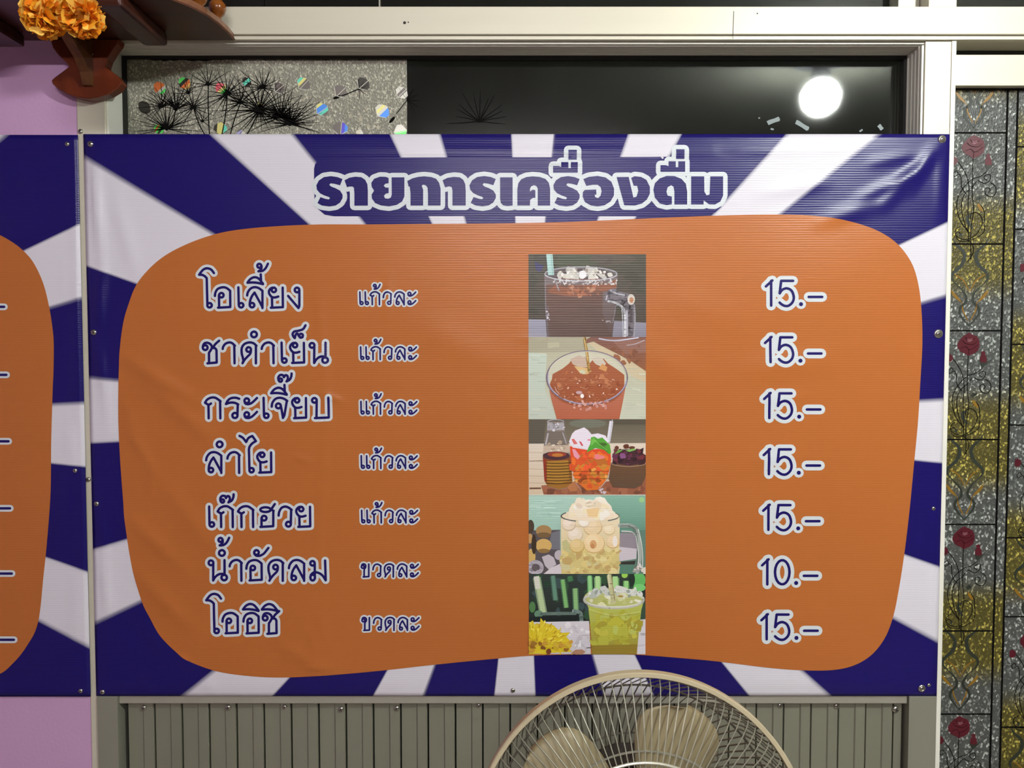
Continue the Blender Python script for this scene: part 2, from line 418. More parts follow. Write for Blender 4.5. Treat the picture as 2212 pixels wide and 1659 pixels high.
# window 1: sash profile with ridges, gasket and dark glass
win = bpy.data.objects.new('window_1', None); link(win); win.location = (0, 0.05, ZB-0.07); struct(win)
win['label'] = 'dark glass window above the menu banner, lamp mirrored in it'
ZG = 0.060
def wpart(name, bm, m): return build(name, rel(bm, win), m, win)
bm = B(OL, OR, 0.004, 0.066, ZB-0.004, ZB-0.0006)
for y in (0.010, 0.020, 0.027, 0.040, 0.052): box(bm, OL, OR, y, y+0.003, ZB-0.0056, ZB-0.004)
wpart('frame', bm, M['sash'])
bm = B(OR-0.004, OR-0.0004, 0.004, 0.066, ZS+0.01, ZB-0.006)
for y in (0.012, 0.024, 0.036, 0.050): box(bm, OR-0.0056, OR-0.004, y, y+0.003, ZS+0.01, ZB-0.006)
wpart('frame', bm, M['sash'])
bm = B(OL+0.0004, OL+0.004, 0.004, 0.066, ZS+0.01, ZB-0.006)
wpart('frame', bm, M['lit_alu'])  # lamplight on the left reveal put into a whiter colour
bm = B(OL+0.004, OR-0.004, ZG-0.006, ZG+0.004, ZB-0.011, ZB-0.006); box(bm, OL+0.004, OL+0.011, ZG-0.006, ZG+0.004, ZS+0.02, ZB-0.011); box(bm, OR-0.010, OR-0.004, ZG-0.006, ZG+0.004, ZS+0.02, ZB-0.011)
wpart('gasket', bm, M['gasket'])
wpart('glass', B(OL+0.006, OR-0.006, ZG, ZG+0.004, ZS+0.02, ZB-0.006), M['glass'])
def scrap(px, py, L, wd, a):
    f = Flat(ZG-0.0004); c, s_ = math.cos(a), math.sin(a)
    pts = [(-.5, -.4), (-.3, -.5), (.1, -.42), (.45, -.5), (.5, .1), (.42, .5), (0, .42), (-.46, .5)]
    f.poly([(px+x*L*c-y*wd*s_, py+x*L*s_+y*wd*c) for x, y in pts]); o = f.done('tape_scrap', M['tape'], win); return o
scrap(1671, 261, 29, 10, -0.35); scrap(1733, 271, 33, 10, 0.55); scrap(1902, 275, 13, 9, 0.9); scrap(1640, 255, 4, 3, 0); scrap(1668, 279, 7, 4, 0.2)
scrap(1860, 282, 8, 4, -0.6)

# window 2: glass above the beam
w2 = bpy.data.objects.new('window_2', None); link(w2); w2.location = (0, 0.05, ZBT+0.1); struct(w2)
w2['label'] = 'dark glass pane strip above the cross beam'
build('pane', rel(B(-0.44, OR-0.036, ZG, ZG+0.004, ZBT+0.001, CEIL-0.001), w2), M['glass'], w2)
build('pane', rel(B(-0.74, -0.442, ZG, ZG+0.004, ZBT+0.001, CEIL-0.001), w2), M['glass'], w2)
build('pane', rel(B(XR+0.001, 1.548, ZG, ZG+0.004, ZBT+0.001, CEIL-0.001), w2), M['glass'], w2)
x8 = P(819, 10, 0.05).x
build('mullion', rel(B(x8-0.001, x8+0.001, 0.052, 0.0595, ZBT+0.001, CEIL-0.001), w2), M['alud'], w2)

# door 1 on the right: white rails and embossed glass
door = bpy.data.objects.new('door_1', None); link(door); door.location = (1.15, 0.03, 0.0); struct(door)
door['label'] = 'glass door with white top rail and rose patterned film'
ZD1, ZD0 = P(2130, 118, 0.01).z, P(2130, 185, 0.01).z
def dpart(name, bm, m, smooth=False): return build(name, rel(bm, door), m, door, smooth)
dpart('top_rail', B(XR+0.001, 1.548, 0.01, 0.05, ZD0, ZD1, bev=0.001), M['alu'])
dpart('shadow_gap', B(XR+0.001, 1.548, 0.045, 0.07, ZD1+0.0005, ZB-0.001), M['gasket'])
dpart('gasket', B(XR+0.001, 1.46, 0.022, 0.05, P(2130, 194, 0.03).z, ZD0-0.0005), M['gasket'])
dpart('side_rail', B(1.47, 1.548, 0.01, 0.05, 0.0, ZD0-0.0005, bev=0.001), M['alu'])
dpart('bottom_rail', B(XR+0.001, 1.468, 0.01, 0.05, 0.0, 0.12, bev=0.001), M['alu'])
ZF = 0.03
dpart('glass', B(XR+0.001, 1.468, ZF+0.0005, ZF+0.005, 0.121, P(2130, 194, 0.03).z-0.0005), M['glass'])

# lower wall: frame and aluminium planks
low = bpy.data.objects.new('wall_front', None); link(low); low.location = (0, 0.02, 0.4); struct(low)
low['label'] = 'grey aluminium plank cladding under the window'
def lpart(name, bm, m): return build(name, rel(bm, low), m, low)
XSL, XSR = P(257, 1590).x, P(1960, 1590).x
lpart('stile', B(-0.7345, XSL, -0.004, -0.0005, 0.0, ZS-0.001, bev=0.0008), M['stile']); lpart('stile_return', B(OL+0.0005, XSL-0.0005, 0.0, 0.05, 0.0, ZS-0.001), M['stile'])
lpart('stile', B(XSR, 0.7515, -0.004, -0.0005, 0.0, ZS-0.001, bev=0.0008), M['stile']); lpart('stile_return', B(XSR+0.0005, OR-0.0005, 0.0, 0.05, 0.0, ZS-0.001), M['stile'])
lpart('sill_bar', B(XSL+0.0005, XSR-0.0005, 0.002, 0.05, P(1100, 1521).z, ZS-0.0005, bev=0.0012), M['alud'])
lpart('backing', B(XSL+0.0005, XSR-0.0005, 0.032, 0.05, 0.0, P(1100, 1523).z), M['gasket'])
zt = P(1100, 1523).z
j0, sp_ = 685.5, 59.66
joints = [P(j0+sp_*k, 1590).x for k in range(-7, 22)]
plank_me = None; pw_ = joints[1]-joints[0]
ks = [x for x in joints if x > XSL-pw_*0.4]
for i, x in enumerate(ks[:-1]):
    x0 = max(x, XSL+0.002); x1 = min(ks[i+1]-0.0022, XSR-0.002)
    if x1-x0 < 0.01: continue
    bm = bmesh.new()
    h = random.uniform(-.0004, .0004); s_ = (x1-x0)/pw_
    xs = [(x0, 0.020), (x0+.0008, 0.0165+h), (x1-0.0195, 0.0165+h), (x1-0.0175, 0.0138+h), (x1-.0012, 0.0138+h), (x1-.0002, 0.0150), (x1, 0.030)]
    if x1-x0 < 0.03: xs = [xs[0], xs[1], xs[4], xs[5], xs[6]]
    a = [bm.verts.new((px, py, 0.0)) for px, py in xs]; b = [bm.verts.new((px, py, zt)) for px, py in xs]
    for q in range(len(xs)-1): bm.faces.new([a[q], a[q+1], b[q+1], b[q]])
    lpart('plank', bm, M['plank'])
# last narrow plank at the right stile
x = ks[-1]
if XSR-x > 0.012:
    lpart('plank', B(x, XSR-0.004, 0.0145, 0.03, 0.0, zt), M['plank'])

# ------------------------------------------------------------------ screws
def screw_bm(r, washer=0.0, slot=True):
    bm = bmesh.new()
    if washer:
        lathe(bm, [(0, 0.0), (washer, 0.0), (washer, 0.0012), (r, 0.0016)], 20)
    lathe(bm, [(r, 0.0), (r*0.98, r*0.18), (r*0.8, r*0.42), (r*0.45, r*0.58), (0, r*0.62)], 16)
    return bm
def slot_bm(r):
    bm = B(-r*.55, r*.55, -r*.1, r*.1, r*.5, r*.66); box(bm, -r*.1, r*.1, -r*.55, r*.55, r*.5, r*.661); return bm
_sc = {}
def wloc(p):
    off = Vector((0, 0, 0))
    while p is not None: off += Vector(p.location); p = p.parent
    return off
def screw(px, py, y, parent, rpx=5.0, washer=0.0, follow=None, slot=True):
    q = P(px, py, y); r = rpx*0.0008
    yy = y-(follow(q.x, q.z) if follow else 0)
    key = (round(rpx, 1), washer)
    rot = Matrix.Rotation(PI/2, 4, 'X')
    if key not in _sc:
        bm = screw_bm(r, washer*0.0008); bmesh.ops.transform(bm, matrix=rot, verts=bm.verts)
        me = bpy.data.meshes.new('screw'); bm.to_mesh(me); bm.free(); me.materials.append(M['steel'])
        for p in me.polygons: p.use_smooth = True
        bm = slot_bm(r); bmesh.ops.transform(bm, matrix=rot, verts=bm.verts)
        m2 = bpy.data.meshes.new('screw_slot'); bm.to_mesh(m2); bm.free(); m2.materials.append(M['slot'])
        _sc[key] = (me, m2)
    o = bpy.data.objects.new('screw', _sc[key][0]); link(o, parent); o.location = Vector((q.x, yy, q.z))-wloc(parent)
    if slot:
        k = bpy.data.objects.new('screw_slot', _sc[key][1]); link(k, o); k.rotation_euler = (0, (px*7.3) % 3.0, 0)
    return o
for px, py, r in ((737, 1532, 6.5), (857, 1530, 6.5), (1034, 1524, 5.5), (1685, 1524, 6), (1807, 1525, 6.5), (1934, 1532, 8), (493, 1528, 7), (615, 1527, 5.5), (311, 1529, 6), (1210, 1525, 5)):
    screw(px, py, 0.013, low, r)
screw(174, 284, -0.0002, bpy.data.objects['trim_1'], 5.5)
screw(191, 1036, -0.0002, bpy.data.objects['trim_1'], 5.5)

# ------------------------------------------------------------------ the vinyl banners
BY = -0.0012
# creases: x0, y0, x1, y1 (photo pixels), half width in pixels, height in mm
CREASE = [
    (2030, 312, 1905, 445, 13, 1.5), (1985, 370, 1850, 430, 9, 1.0), (1995, 330, 1880, 352, 9, 0.9), (2012, 330, 1960, 420, 8, 1.0),
    (2031, 318, 2030, 460, 6, 0.9), (2040, 315, 2046, 470, 5, 0.8), (1900, 440, 1770, 480, 16, 0.9), (2036, 520, 2040, 640, 9, 0.7),
    (206, 350, 222, 560, 9, 1.8), (250, 420, 300, 600, 16, 0.9), (225, 570, 212, 712, 10, 1.9), (206, 722, 232, 850, 10, 1.7),
    (247, 800, 252, 830, 4, 0.7), (226, 830, 238, 940, 9, 0.8),
    (268, 770, 430, 868, 15, 1.5), (330, 830, 470, 960, 18, 1.2), (268, 868, 300, 935, 8, 0.8), (268, 905, 335, 1018, 10, 1.0), (333, 1015, 326, 1075, 4, 0.9), (335, 1020, 470, 1190, 20, 1.0),
    (393, 560, 395, 770, 3, 0.5), (690, 620, 706, 900, 4, 0.45), (706, 900, 686, 1230, 6, 0.6),
    (212, 1098, 228, 1190, 7, 1.8), (222, 1190, 236, 1330, 9, 1.3), (275, 1110, 400, 1230, 15, 1.2), (290, 1230, 420, 1360, 17, 1.1), (390, 1412, 420, 1448, 5, 1.3), (300, 1330, 380, 1440, 14, 0.9),
    (400, 1440, 455, 1330, 22, 0.9), (610, 1390, 700, 1446, 14, 1.1), (660, 1440, 716, 1440, 6, 0.8), (700, 1446, 668, 1360, 9, 0.9), (716, 1450, 690, 1300, 10, 0.6), (445, 1470, 470, 1500, 9, 0.8),
    (560, 305, 1540, 303, 6, 0.7), (640, 328, 1540, 330, 9, 1.1), (900, 352, 1400, 352, 7, 0.6),
    (1420, 360, 1440, 320, 8, 0.5), (1590, 330, 1830, 322, 7, 0.5), (1640, 420, 1780, 395, 14, 0.9),
    (1600, 800, 1790, 780, 30, 0.9), (1640, 870, 1740, 850, 14, 0.5), (1610, 1000, 1700, 985, 16, 0.5), (640, 985, 672, 998, 6, 0.7), (840, 590, 838, 690, 3, 0.4), (700, 850, 740, 868, 8, 0.6),
    (1120, 1488, 1160, 1470, 8, 0.5), (1700, 1492, 1990, 1500, 9, 0.6), (1640, 1470, 1960, 1474, 10, 0.4), (2008, 1100, 2008, 1190, 7, 0.6),
    (1120, 730, 1200, 735, 5, 0.3), (1400, 760, 1520, 830, 30, 0.6), (1440, 640, 1600, 700, 40, 0.5), (900, 700, 1080, 790, 40, 0.5), (820, 1240, 1040, 1330, 50, 0.5),
]
CR = []
for a in CREASE:
    p, q = P(a[0], a[1]), P(a[2], a[3]); CR.append((p.x, p.z, q.x, q.z, max(6.5, a[4])*0.0008, a[5]*0.0025))
def wave_main(x, z):
    h = 0.0022+0.0012*math.sin(3.1*x+0.7)*math.sin(4.3*z+1.9)+0.0006*math.sin(11*x+5*z+0.4)+0.0004*math.sin(19*z-7*x)
    for x0, z0, x1, z1, wd, am in CR:
        dx, dz = x1-x0, z1-z0; L2 = dx*dx+dz*dz
        t = ((x-x0)*dx+(z-z0)*dz)/L2
        if t < -0.4 or t > 1.4: continue
        tc = min(1, max(0, t)); ex, ez = x-x0-tc*dx, z-z0-tc*dz
        d2 = (ex*ex+ez*ez)/(wd*wd)
        if d2 < 9: h += am*math.exp(-d2)*(0.35+0.65*math.sin(PI*tc))
    ed = min(x+0.7367, 0.752-x, z-0.8855, 1.8685-z)
    return h*min(1, max(0.08, ed/0.02))
CL = []
for a in [(0, 405, 28, 365, 9, 1.6), (50, 375, 60, 400, 9, 1.0), (132, 335, 146, 312, 4, 1.2), (166, 420, 172, 900, 4, 1.6), (140, 560, 142, 640, 8, 0.9), (150, 920, 160, 1010, 7, 1.4), (150, 1010, 140, 1150, 9, 0.7), (165, 1230, 166, 1390, 9, 1.3), (182, 1020, 188, 1400, 4, 1.1)]:
    p, q = P(a[0], a[1]), P(a[2], a[3]); CL.append((p.x, p.z, q.x, q.z, max(6, a[4])*0.0008, a[5]*0.0018))
def wave_left(x, z):
    h = 0.002+0.0011*math.sin(3.7*x+2.2)*math.sin(4.9*z+0.6)+0.0005*math.sin(13*x+4*z)
    for x0, z0, x1, z1, wd, am in CL:
        dx, dz = x1-x0, z1-z0; t = ((x-x0)*dx+(z-z0)*dz)/(dx*dx+dz*dz)
        tc = min(1, max(0, t)); ex, ez = x-x0-tc*dx, z-z0-tc*dz
        d2 = (ex*ex+ez*ez)/(wd*wd)
        if d2 < 9: h += am*math.exp(-d2)*(0.35+0.65*math.sin(PI*tc))
    return h
def inside(x, z, poly):
    c = False; j = len(poly)-1
    for i in range(len(poly)):
        (xi, zi), (xj, zj) = poly[i], poly[j]
        if (zi > z) != (zj > z) and x < (xj-xi)*(z-zi)/(zj-zi)+xi: c = not c
        j = i
    return c
def shrink(outline, ctr, k=0.965):
    c = P(*ctr); return [(c.x+(P(*p).x-c.x)*k, c.z+(P(*p).z-c.z)*k) for p in outline]
def sheet(name, x0, x1, z0, z1, fn, m, parent, h=0.0075, th=0.0006, hole=None):
    bm = bmesh.new(); nx, nz = round((x1-x0)/h), round((z1-z0)/h)
    g = [[None]*(nz+1) for _ in range(nx+1)]
    for i in range(nx+1):
        for j in range(nz+1):
            x, z = x0+(x1-x0)*i/nx, z0+(z1-z0)*j/nz
            g[i][j] = bm.verts.new((x, BY-fn(x, z), z))
    for i in range(nx):
        for j in range(nz):
            q = [g[i][j], g[i+1][j], g[i+1][j+1], g[i][j+1]]
            if hole and all(inside(v.co.x, v.co.z, hole) for v in q): continue   # the printed panel lies here
            bm.faces.new(q)
    bmesh.ops.delete(bm, geom=[v for v in bm.verts if not v.link_faces], context='VERTS')
    # turned-back thickness along the border
    rim = [g[i][0] for i in range(nx+1)]+[g[nx][j] for j in range(1, nz+1)]+[g[i][nz] for i in range(nx-1, -1, -1)]+[g[0][j] for j in range(nz-1, 0, -1)]
    bk = [bm.verts.new(v.co+Vector((0, th, 0))) for v in rim]
    for i in range(len(rim)):
        k = (i+1) % len(rim); bm.faces.new([rim[k], rim[i], bk[i], bk[k]])
    rel(bm, parent)
    return build(name, bm, m, parent, smooth=True)
def radial(outline, ctr, fn, off, name, m, parent, rings=84, k=9):
    pts = catmull(outline, k, True); n = len(pts); bm = bmesh.new()
    c = P(*ctr); rows = []
    W3 = [P(*p) for p in pts]
    for r in range(1, rings+1):
        t = r/rings; row = []
        for p in W3:
            x, z = c.x+(p.x-c.x)*t, c.z+(p.z-c.z)*t
            row.append(bm.verts.new((x, BY-off-fn(x, z), z)))
        rows.append(row)
    cv = bm.verts.new((c.x, BY-off-fn(c.x, c.z), c.z))
    for i in range(n):
        bm.faces.new([cv, rows[0][i], rows[0][(i+1) % n]])
        for r in range(rings-1): bm.faces.new([rows[r][i], rows[r+1][i], rows[r+1][(i+1) % n], rows[r][(i+1) % n]])
    bm.normal_update()
    fl = [f for f in bm.faces if f.normal.y > 0]; bmesh.ops.reverse_faces(bm, faces=fl)
    rel(bm, parent)
    return build(name, bm, m, parent, smooth=True)

RAY = [(298, 613, 189, 575, 0), (461, 506.6, 181.5, 339.5, 1), (671, 484, 456, 291, 0), (789, 484.5, 633, 293, 1), (935, 484, 844, 291, 0), (1007, 484, 950, 291, 1),
       (1113, 470, 1106, 291, 0), (1178, 470, 1197, 291, 1), (1291, 476, 1358.5, 290, 0), (1374, 467, 1470, 290, 1), (1571, 434, 1699, 290, 0), (1682, 463, 1898.5, 289.4, 1),
       (1941, 530, 2044, 482, 0), (1986.7, 653.8, 2040.7, 638.5, 1), (1983, 867.5, 2036, 863, 0), (1972.7, 993, 2031.7, 998, 1), (1951, 1198, 2028, 1225, 0), (1927, 1330.7, 2025, 1385, 1),
       (1728, 1446, 1788, 1499, 0), (1558, 1429, 1618, 1499, 1), (1371, 1414, 1410.5, 1499.6, 0), (1281.7, 1414, 1304, 1499.6, 1), (1153, 1415, 1156, 1503, 0), (1076, 1422, 1068.7, 1503, 1),
       (939, 1434, 914, 1504, 0), (839, 1445, 805, 1505, 1), (625.6, 1462, 583, 1508, 0), (464, 1447, 389.5, 1509.7, 1), (307, 1296, 206.5, 1344, 0), (277, 1165, 205, 1187, 1), (257.5, 952, 199, 956, 0), (257.5, 823, 194, 816.7, 1)]
# RAY flag: 0 = white begins on the clockwise side, 1 = blue begins; list runs clockwise from the left
# least squares centre of the burst on the sheet
A11 = A12 = A22 = b1 = b2 = 0.0
for x0, y0, x1, y1, _ in RAY:
    p, q = P(x0, y0), P(x1, y1); nx, nz = -(q.z-p.z), q.x-p.x; L = math.hypot(nx, nz); nx /= L; nz /= L; d = nx*p.x+nz*p.z
    A11 += nx*nx; A12 += nx*nz; A22 += nz*nz; b1 += nx*d; b2 += nz*d
det = A11*A22-A12*A12; RCX, RCZ = (b1*A22-b2*A12)/det, (A11*b2-A12*b1)/det
edges = []
for x0, y0, x1, y1, fl in RAY:
    q = P((x0+x1)/2, (y0+y1)/2); a = math.atan2(q.z-RCZ, q.x-RCX)
    edges.append(((a+PI)/(2*PI), fl == 0))
M['rays'] = vinyl('vinyl_sunburst', None, (RCX, RCZ, edges, BLUE, WHITE))

menu = thing('menu_banner', 'large orange, blue and white drinks menu banner screwed across the window front', 'banner', (0.008, -0.002, 1.377))
OUT = [(268, 700), (279, 660), (298, 614), (337, 569), (388, 536), (461, 508), (540, 494), (669, 486), (800, 485.5), (944, 484.5), (1075, 483.5), (1200, 481), (1289, 477.5), (1433, 471), (1585, 465.5), (1686, 464.3), (1740, 466), (1795, 471.6), (1854, 484.5), (1901, 503), (1938.5, 530), (1966.7, 569), (1981, 614), (1988, 670), (1990, 743), (1984.6, 837), (1980, 910), (1972, 993), (1962, 1100), (1951, 1194), (1939, 1271), (1927, 1329), (1908.5, 1377), (1879, 1414), (1839.5, 1436.8), (1792, 1446), (1728, 1446), (1659, 1440.7), (1553, 1427.5), (1481, 1420.6), (1371, 1412.5), (1261, 1412), (1151, 1414.8), (1075.6, 1421), (940.5, 1434), (839, 1445), (740, 1454), (631, 1460.6), (551, 1459), (466, 1447), (400, 1419.5), (352, 1377), (326, 1334.6), (307, 1295), (286, 1218), (273, 1138), (267.5, 1080), (261, 996), (257.5, 920), (257.5, 844.6), (261, 756)]
sheet('sheet', -0.7367, 0.7522, 0.8855, 1.8688, wave_main, M['rays'], menu, hole=shrink(OUT, (1120, 950)))
o = radial(OUT, (1120, 950), wave_main, 0.0007, 'orange_panel', M['orange'], menu)

# --- title: polygons traced letter by letter
ZA = lambda pts, dx=0, dy=0: [(660+(x+dx)/4.706, 300+(y+dy)/4.706) for x, y in pts]
ZBB = lambda pts, dx=0, dy=0: [(1110+(x+dx)/4.706, 300+(y+dy)/4.706) for x, y in pts]
RO = [(380, 412), (330, 392), (262, 382), (190, 392), (140, 425), (113, 475), (120, 520), (150, 555), (195, 578), (240, 593), (253, 605), (240, 618), (205, 612), (155, 595), (125, 655), (170, 680), (245, 690), (310, 680), (355, 650), (380, 605), (380, 570), (355, 530), (310, 505), (265, 488), (245, 470), (258, 455), (300, 460), (355, 475)]
AA = [(400, 425), (450, 398), (510, 388), (570, 393), (610, 420), (632, 465), (637, 530), (637, 682), (500, 682), (500, 560), (495, 500), (480, 488), (450, 488), (425, 495)]
YO = [(878, 395), (1008, 395), (1008, 590), (985, 640), (930, 675), (850, 690), (770, 680), (710, 655), (678, 610), (675, 570), (700, 530), (675, 490), (672, 450), (700, 410), (760, 388), (820, 390), (848, 402), (848, 455), (815, 460), (798, 480), (815, 498), (848, 500), (848, 555), (820, 560), (800, 582), (812, 608), (845, 612), (870, 600), (880, 570)]
KO = [(1037, 432), (1090, 405), (1150, 390), (1210, 385), (1280, 392), (1330, 410), (1360, 450), (1375, 510), (1375, 682), (1247, 682), (1247, 560), (1243, 500), (1225, 478), (1200, 470), (1183, 480), (1198, 520), (1198, 682), (1070, 682), (1070, 560), (1062, 490), (1050, 488)]
A2 = [(1395, 425), (1445, 400), (1510, 390), (1570, 395), (1605, 420), (1625, 465), (1630, 530), (1630, 682), (1495, 682), (1495, 530), (1488, 495), (1460, 487), (1420, 498)]
EE = [(1978, 395), (2105, 395), (2105, 682), (2050, 687), (2010, 680), (1985, 655), (1978, 610)]
KH = [(35, 682), (35, 520), (45, 455), (75, 415), (125, 392), (190, 385), (260, 390), (320, 410), (355, 450), (368, 510), (368, 682), (242, 682), (242, 510), (230, 485), (205, 475), (175, 487), (163, 515), (165, 540), (180, 525), (200, 520), (218, 527), (218, 603), (190, 605), (165, 625), (163, 682)]
UE = [(398, 280), (455, 280), (480, 290), (480, 240), (553, 240), (553, 300), (578, 300), (578, 240), (648, 240), (648, 347), (398, 347)]
EK = [(553, 118), (638, 118), (638, 216), (553, 216)]
OA = [(705, 412), (760, 390), (850, 380), (930, 395), (990, 440), (1017, 510), (1015, 580), (980, 640), (920, 678), (850, 690), (780, 680), (720, 645), (698, 590), (700, 545), (720, 522), (835, 518), (838, 570), (820, 570), (825, 595), (855, 605), (880, 580), (890, 535), (880, 495), (850, 470), (800, 470), (735, 482)]
NG = [(1042, 392), (1165, 390), (1213, 600), (1245, 590), (1262, 530), (1250, 480), (1215, 480), (1190, 400), (1225, 383), (1290, 390), (1345, 420), (1380, 490), (1380, 560), (1350, 620), (1300, 660), (1230, 680), (1120, 678)]
DO = [(1415, 520), (1430, 455), (1480, 405), (1550, 380), (1630, 382), (1700, 410), (1745, 460), (1758, 540), (1758, 670), (1628, 670), (1628, 540), (1620, 490), (1595, 475), (1560, 495), (1548, 540), (1560, 580), (1603, 590), (1603, 668), (1550, 677), (1480, 660), (1430, 600)]
MO = [(1798, 385), (1930, 385), (1932, 540), (1955, 578), (1985, 570), (1992, 385), (2122, 385), (2122, 580), (2095, 640), (2040, 670), (1980, 668), (1925, 628), (1925, 670), (1798, 670)]
LET = [ZA(RO), ZA(AA), ZA(YO), ZA(KO), ZA(A2), ZA(RO, 1555, 0), ZA(EE), ZBB(KH), ZBB(RO, 287, 0), ZBB(UE), ZBB(EK), ZBB(OA), ZBB(NG), ZBB(DO), ZBB(UE, 1089, -8), ZBB(EK, 1092, -7), ZBB(MO)]
HC = 0.011
f = Flat(BY, wave_main)
f.poly([(679, 366), (681, 356), (687, 349), (697, 343), (720, 341.5), (1560, 339.5), (1560, 410), (1562, 432), (1557, 448), (1545, 459), (1528, 466), (1480, 467.5), (722, 467.5), (702, 464), (688, 452), (680, 436)])
title = f.done('title_panel', M['blue'], menu, HC, 0.0005)
f = Flat(BY, wave_main)
for L in LET: f.poly(L); f.stroke(L, 19.5, 0, None, True, True)
t2 = f.done('title_outline', M['white'], title, HC, 0.0008)
t2['label'] = 'white outline of the Thai title lettering'
f = Flat(BY, wave_main)
for L in LET: f.poly(L, 0)
t3 = f.done('title_lettering', M['blue'], title, HC, 0.0011)
title['label'] = 'dark blue title block with Thai heading for the drinks list'

# --- stroke alphabet for the small lettering; each glyph in units of the first line (8.848 per photo pixel)
def G(scale, ox, base, strokes):
    k = 8.848/scale; out = []
    for s_ in strokes:
        if s_[0] == 'c': out.append(('p', [((s_[1]+s_[3]*math.cos(2*PI*i/18)-ox)*k, (s_[2]+(s_[4] if len(s_) > 4 else s_[3])*math.sin(2*PI*i/18)-base)*k) for i in range(19)]))
        elif s_[0] == 's': out.append(('p', [((x-ox)*k, (y-base)*k) for x, y in catmull(s_[1], 5)]))
        else: out.append(('p', [((x-ox)*k, (y-base)*k) for x, y in s_[1]]))
    return [o[1] for o in out]
GL = {}
GL['sara_o'] = G(8.848, 250, 925, [('s', [(385, 268), (330, 200), (255, 177), (190, 197), (140, 248), (103, 300)]), ('s', [(103, 300), (160, 302), (215, 330), (248, 365)]), ('l', [(248, 365), (262, 870)]), ('c', 303, 882, 43)])
GL['o'] = G(8.848, 405, 925, [('s', [(405, 705), (415, 640), (460, 570), (545, 540), (620, 550), (695, 605)]), ('l', [(695, 608), (698, 915), (466, 928)]), ('l', [(486, 922), (482, 690)]), ('c', 528, 690, 43)])
GL['e'] = G(8.848, 852, 925, [('l', [(852, 540), (860, 880)]), ('c', 905, 882, 43)])
GL['lo'] = G(8.848, 1020, 925, [('s', [(1020, 695), (1035, 630), (1090, 560), (1165, 537), (1240, 555), (1312, 608)]), ('l', [(1310, 610), (1310, 935)]), ('l', [(1310, 915), (1160, 640)]), ('s', [(1160, 640), (1110, 710), (1078, 790), (1068, 870)]), ('c', 1113, 880, 43)])
GL['ii'] = G(8.848, 1025, 450, [('s', [(1025, 450), (1080, 380), (1160, 345), (1240, 372), (1322, 470)]), ('s', [(1025, 450), (1130, 445), (1230, 455), (1322, 478)]), ('l', [(1278, 290), (1284, 410)])])
GL['i'] = GL['ii'][:2]
GL['tho'] = G(8.848, 1255, 128, [('c', 1250, 128, 38), ('s', [(1293, 130), (1290, 180), (1262, 215), (1235, 232)]), ('s', [(1235, 233), (1310, 225), (1370, 175), (1415, 88)])])
GL['yo'] = G(8.848, 1525, 925, [('c', 1528, 590, 42), ('s', [(1540, 545), (1482, 552), (1438, 600), (1440, 660), (1488, 722), (1550, 732), (1612, 715)]), ('l', [(1492, 722), (1496, 925)]), ('l', [(1472, 928), (1700, 918), (1696, 545)])])
GL['ngo'] = G(8.848, 1968, 925, [('c', 1970, 590, 44), ('l', [(2014, 590), (2014, 895), (1998, 935), (1800, 703)])])
GL['cho'] = G(7.135, 178, 668, [('c', 178, 435, 37), ('s', [(142, 415), (165, 370), (215, 360), (262, 385), (282, 430), (262, 475), (236, 515)]), ('l', [(236, 515), (236, 672)]), ('l', [(212, 676), (354, 664), (351, 475)]), ('s', [(351, 475), (335, 448), (300, 438)]), ('s', [(300, 440), (330, 385), (393, 328)])])
GL['aa'] = G(7.135, 447, 668, [('s', [(447, 455), (455, 420), (490, 375), (545, 355), (590, 365), (635, 405)]), ('l', [(625, 408), (628, 675)])])
GL['do'] = G(7.135, 845, 668, [('c', 845, 465, 36), ('s', [(965, 405), (915, 365), (850, 355), (780, 380), (740, 440), (738, 520), (755, 590), (762, 640), (750, 675)]), ('s', [(880, 480), (868, 530), (820, 580), (780, 625), (752, 672)]), ('l', [(956, 405), (956, 676)])])
GL['nikhahit'] = G(7.135, 927, 232, [('c', 927, 232, 44)])
GL['taikhu'] = G(7.135, 1650, 250, [('s', [(1718, 92), (1680, 150), (1610, 175), (1545, 188), (1520, 225), (1532, 265), (1553, 288)]), ('s', [(1553, 288), (1568, 235), (1592, 218), (1612, 250), (1640, 282), (1672, 274)]), ('c', 1650, 250, 28)])
GL['no'] = G(7.135, 1815, 668, [('c', 1818, 400, 37), ('l', [(1853, 400), (1850, 672)]), ('s', [(1850, 672), (1890, 610), (1950, 573), (2020, 572)]), ('l', [(2026, 358), (2026, 580)]), ('c', 2020, 627, 42)])
GL['ko'] = G(7.373, 105, 830, [('s', [(107, 588), (140, 538), (200, 507), (265, 507), (320, 540), (352, 565)]), ('l', [(345, 562), (348, 835)]), ('l', [(107, 588), (160, 622), (163, 835)]), ('s', [(160, 620), (182, 612), (200, 600)])])
GL['ro'] = G(7.373, 435, 830, [('s', [(648, 525), (590, 508), (520, 515), (470, 550), (437, 608)]), ('s', [(437, 608), (510, 585), (580, 590), (632, 615)]), ('l', [(625, 615), (620, 780)]), ('c', 580, 790, 41)])
GL['a'] = G(7.373, 765, 830, [('c', 768, 555, 37), ('s', [(733, 572), (750, 603), (800, 610), (860, 580), (930, 512)]), ('c', 768, 775, 37), ('s', [(733, 792), (750, 823), (800, 830), (860, 800), (930, 732)])])
GL['cho2'] = G(7.373, 1165, 830, [('s', [(1165, 650), (1175, 590), (1220, 530), (1290, 508), (1360, 525), (1412, 560)]), ('l', [(1404, 562), (1366, 790), (1343, 830)]), ('c', 1270, 638, 39), ('s', [(1309, 640), (1328, 730), (1343, 825)])])
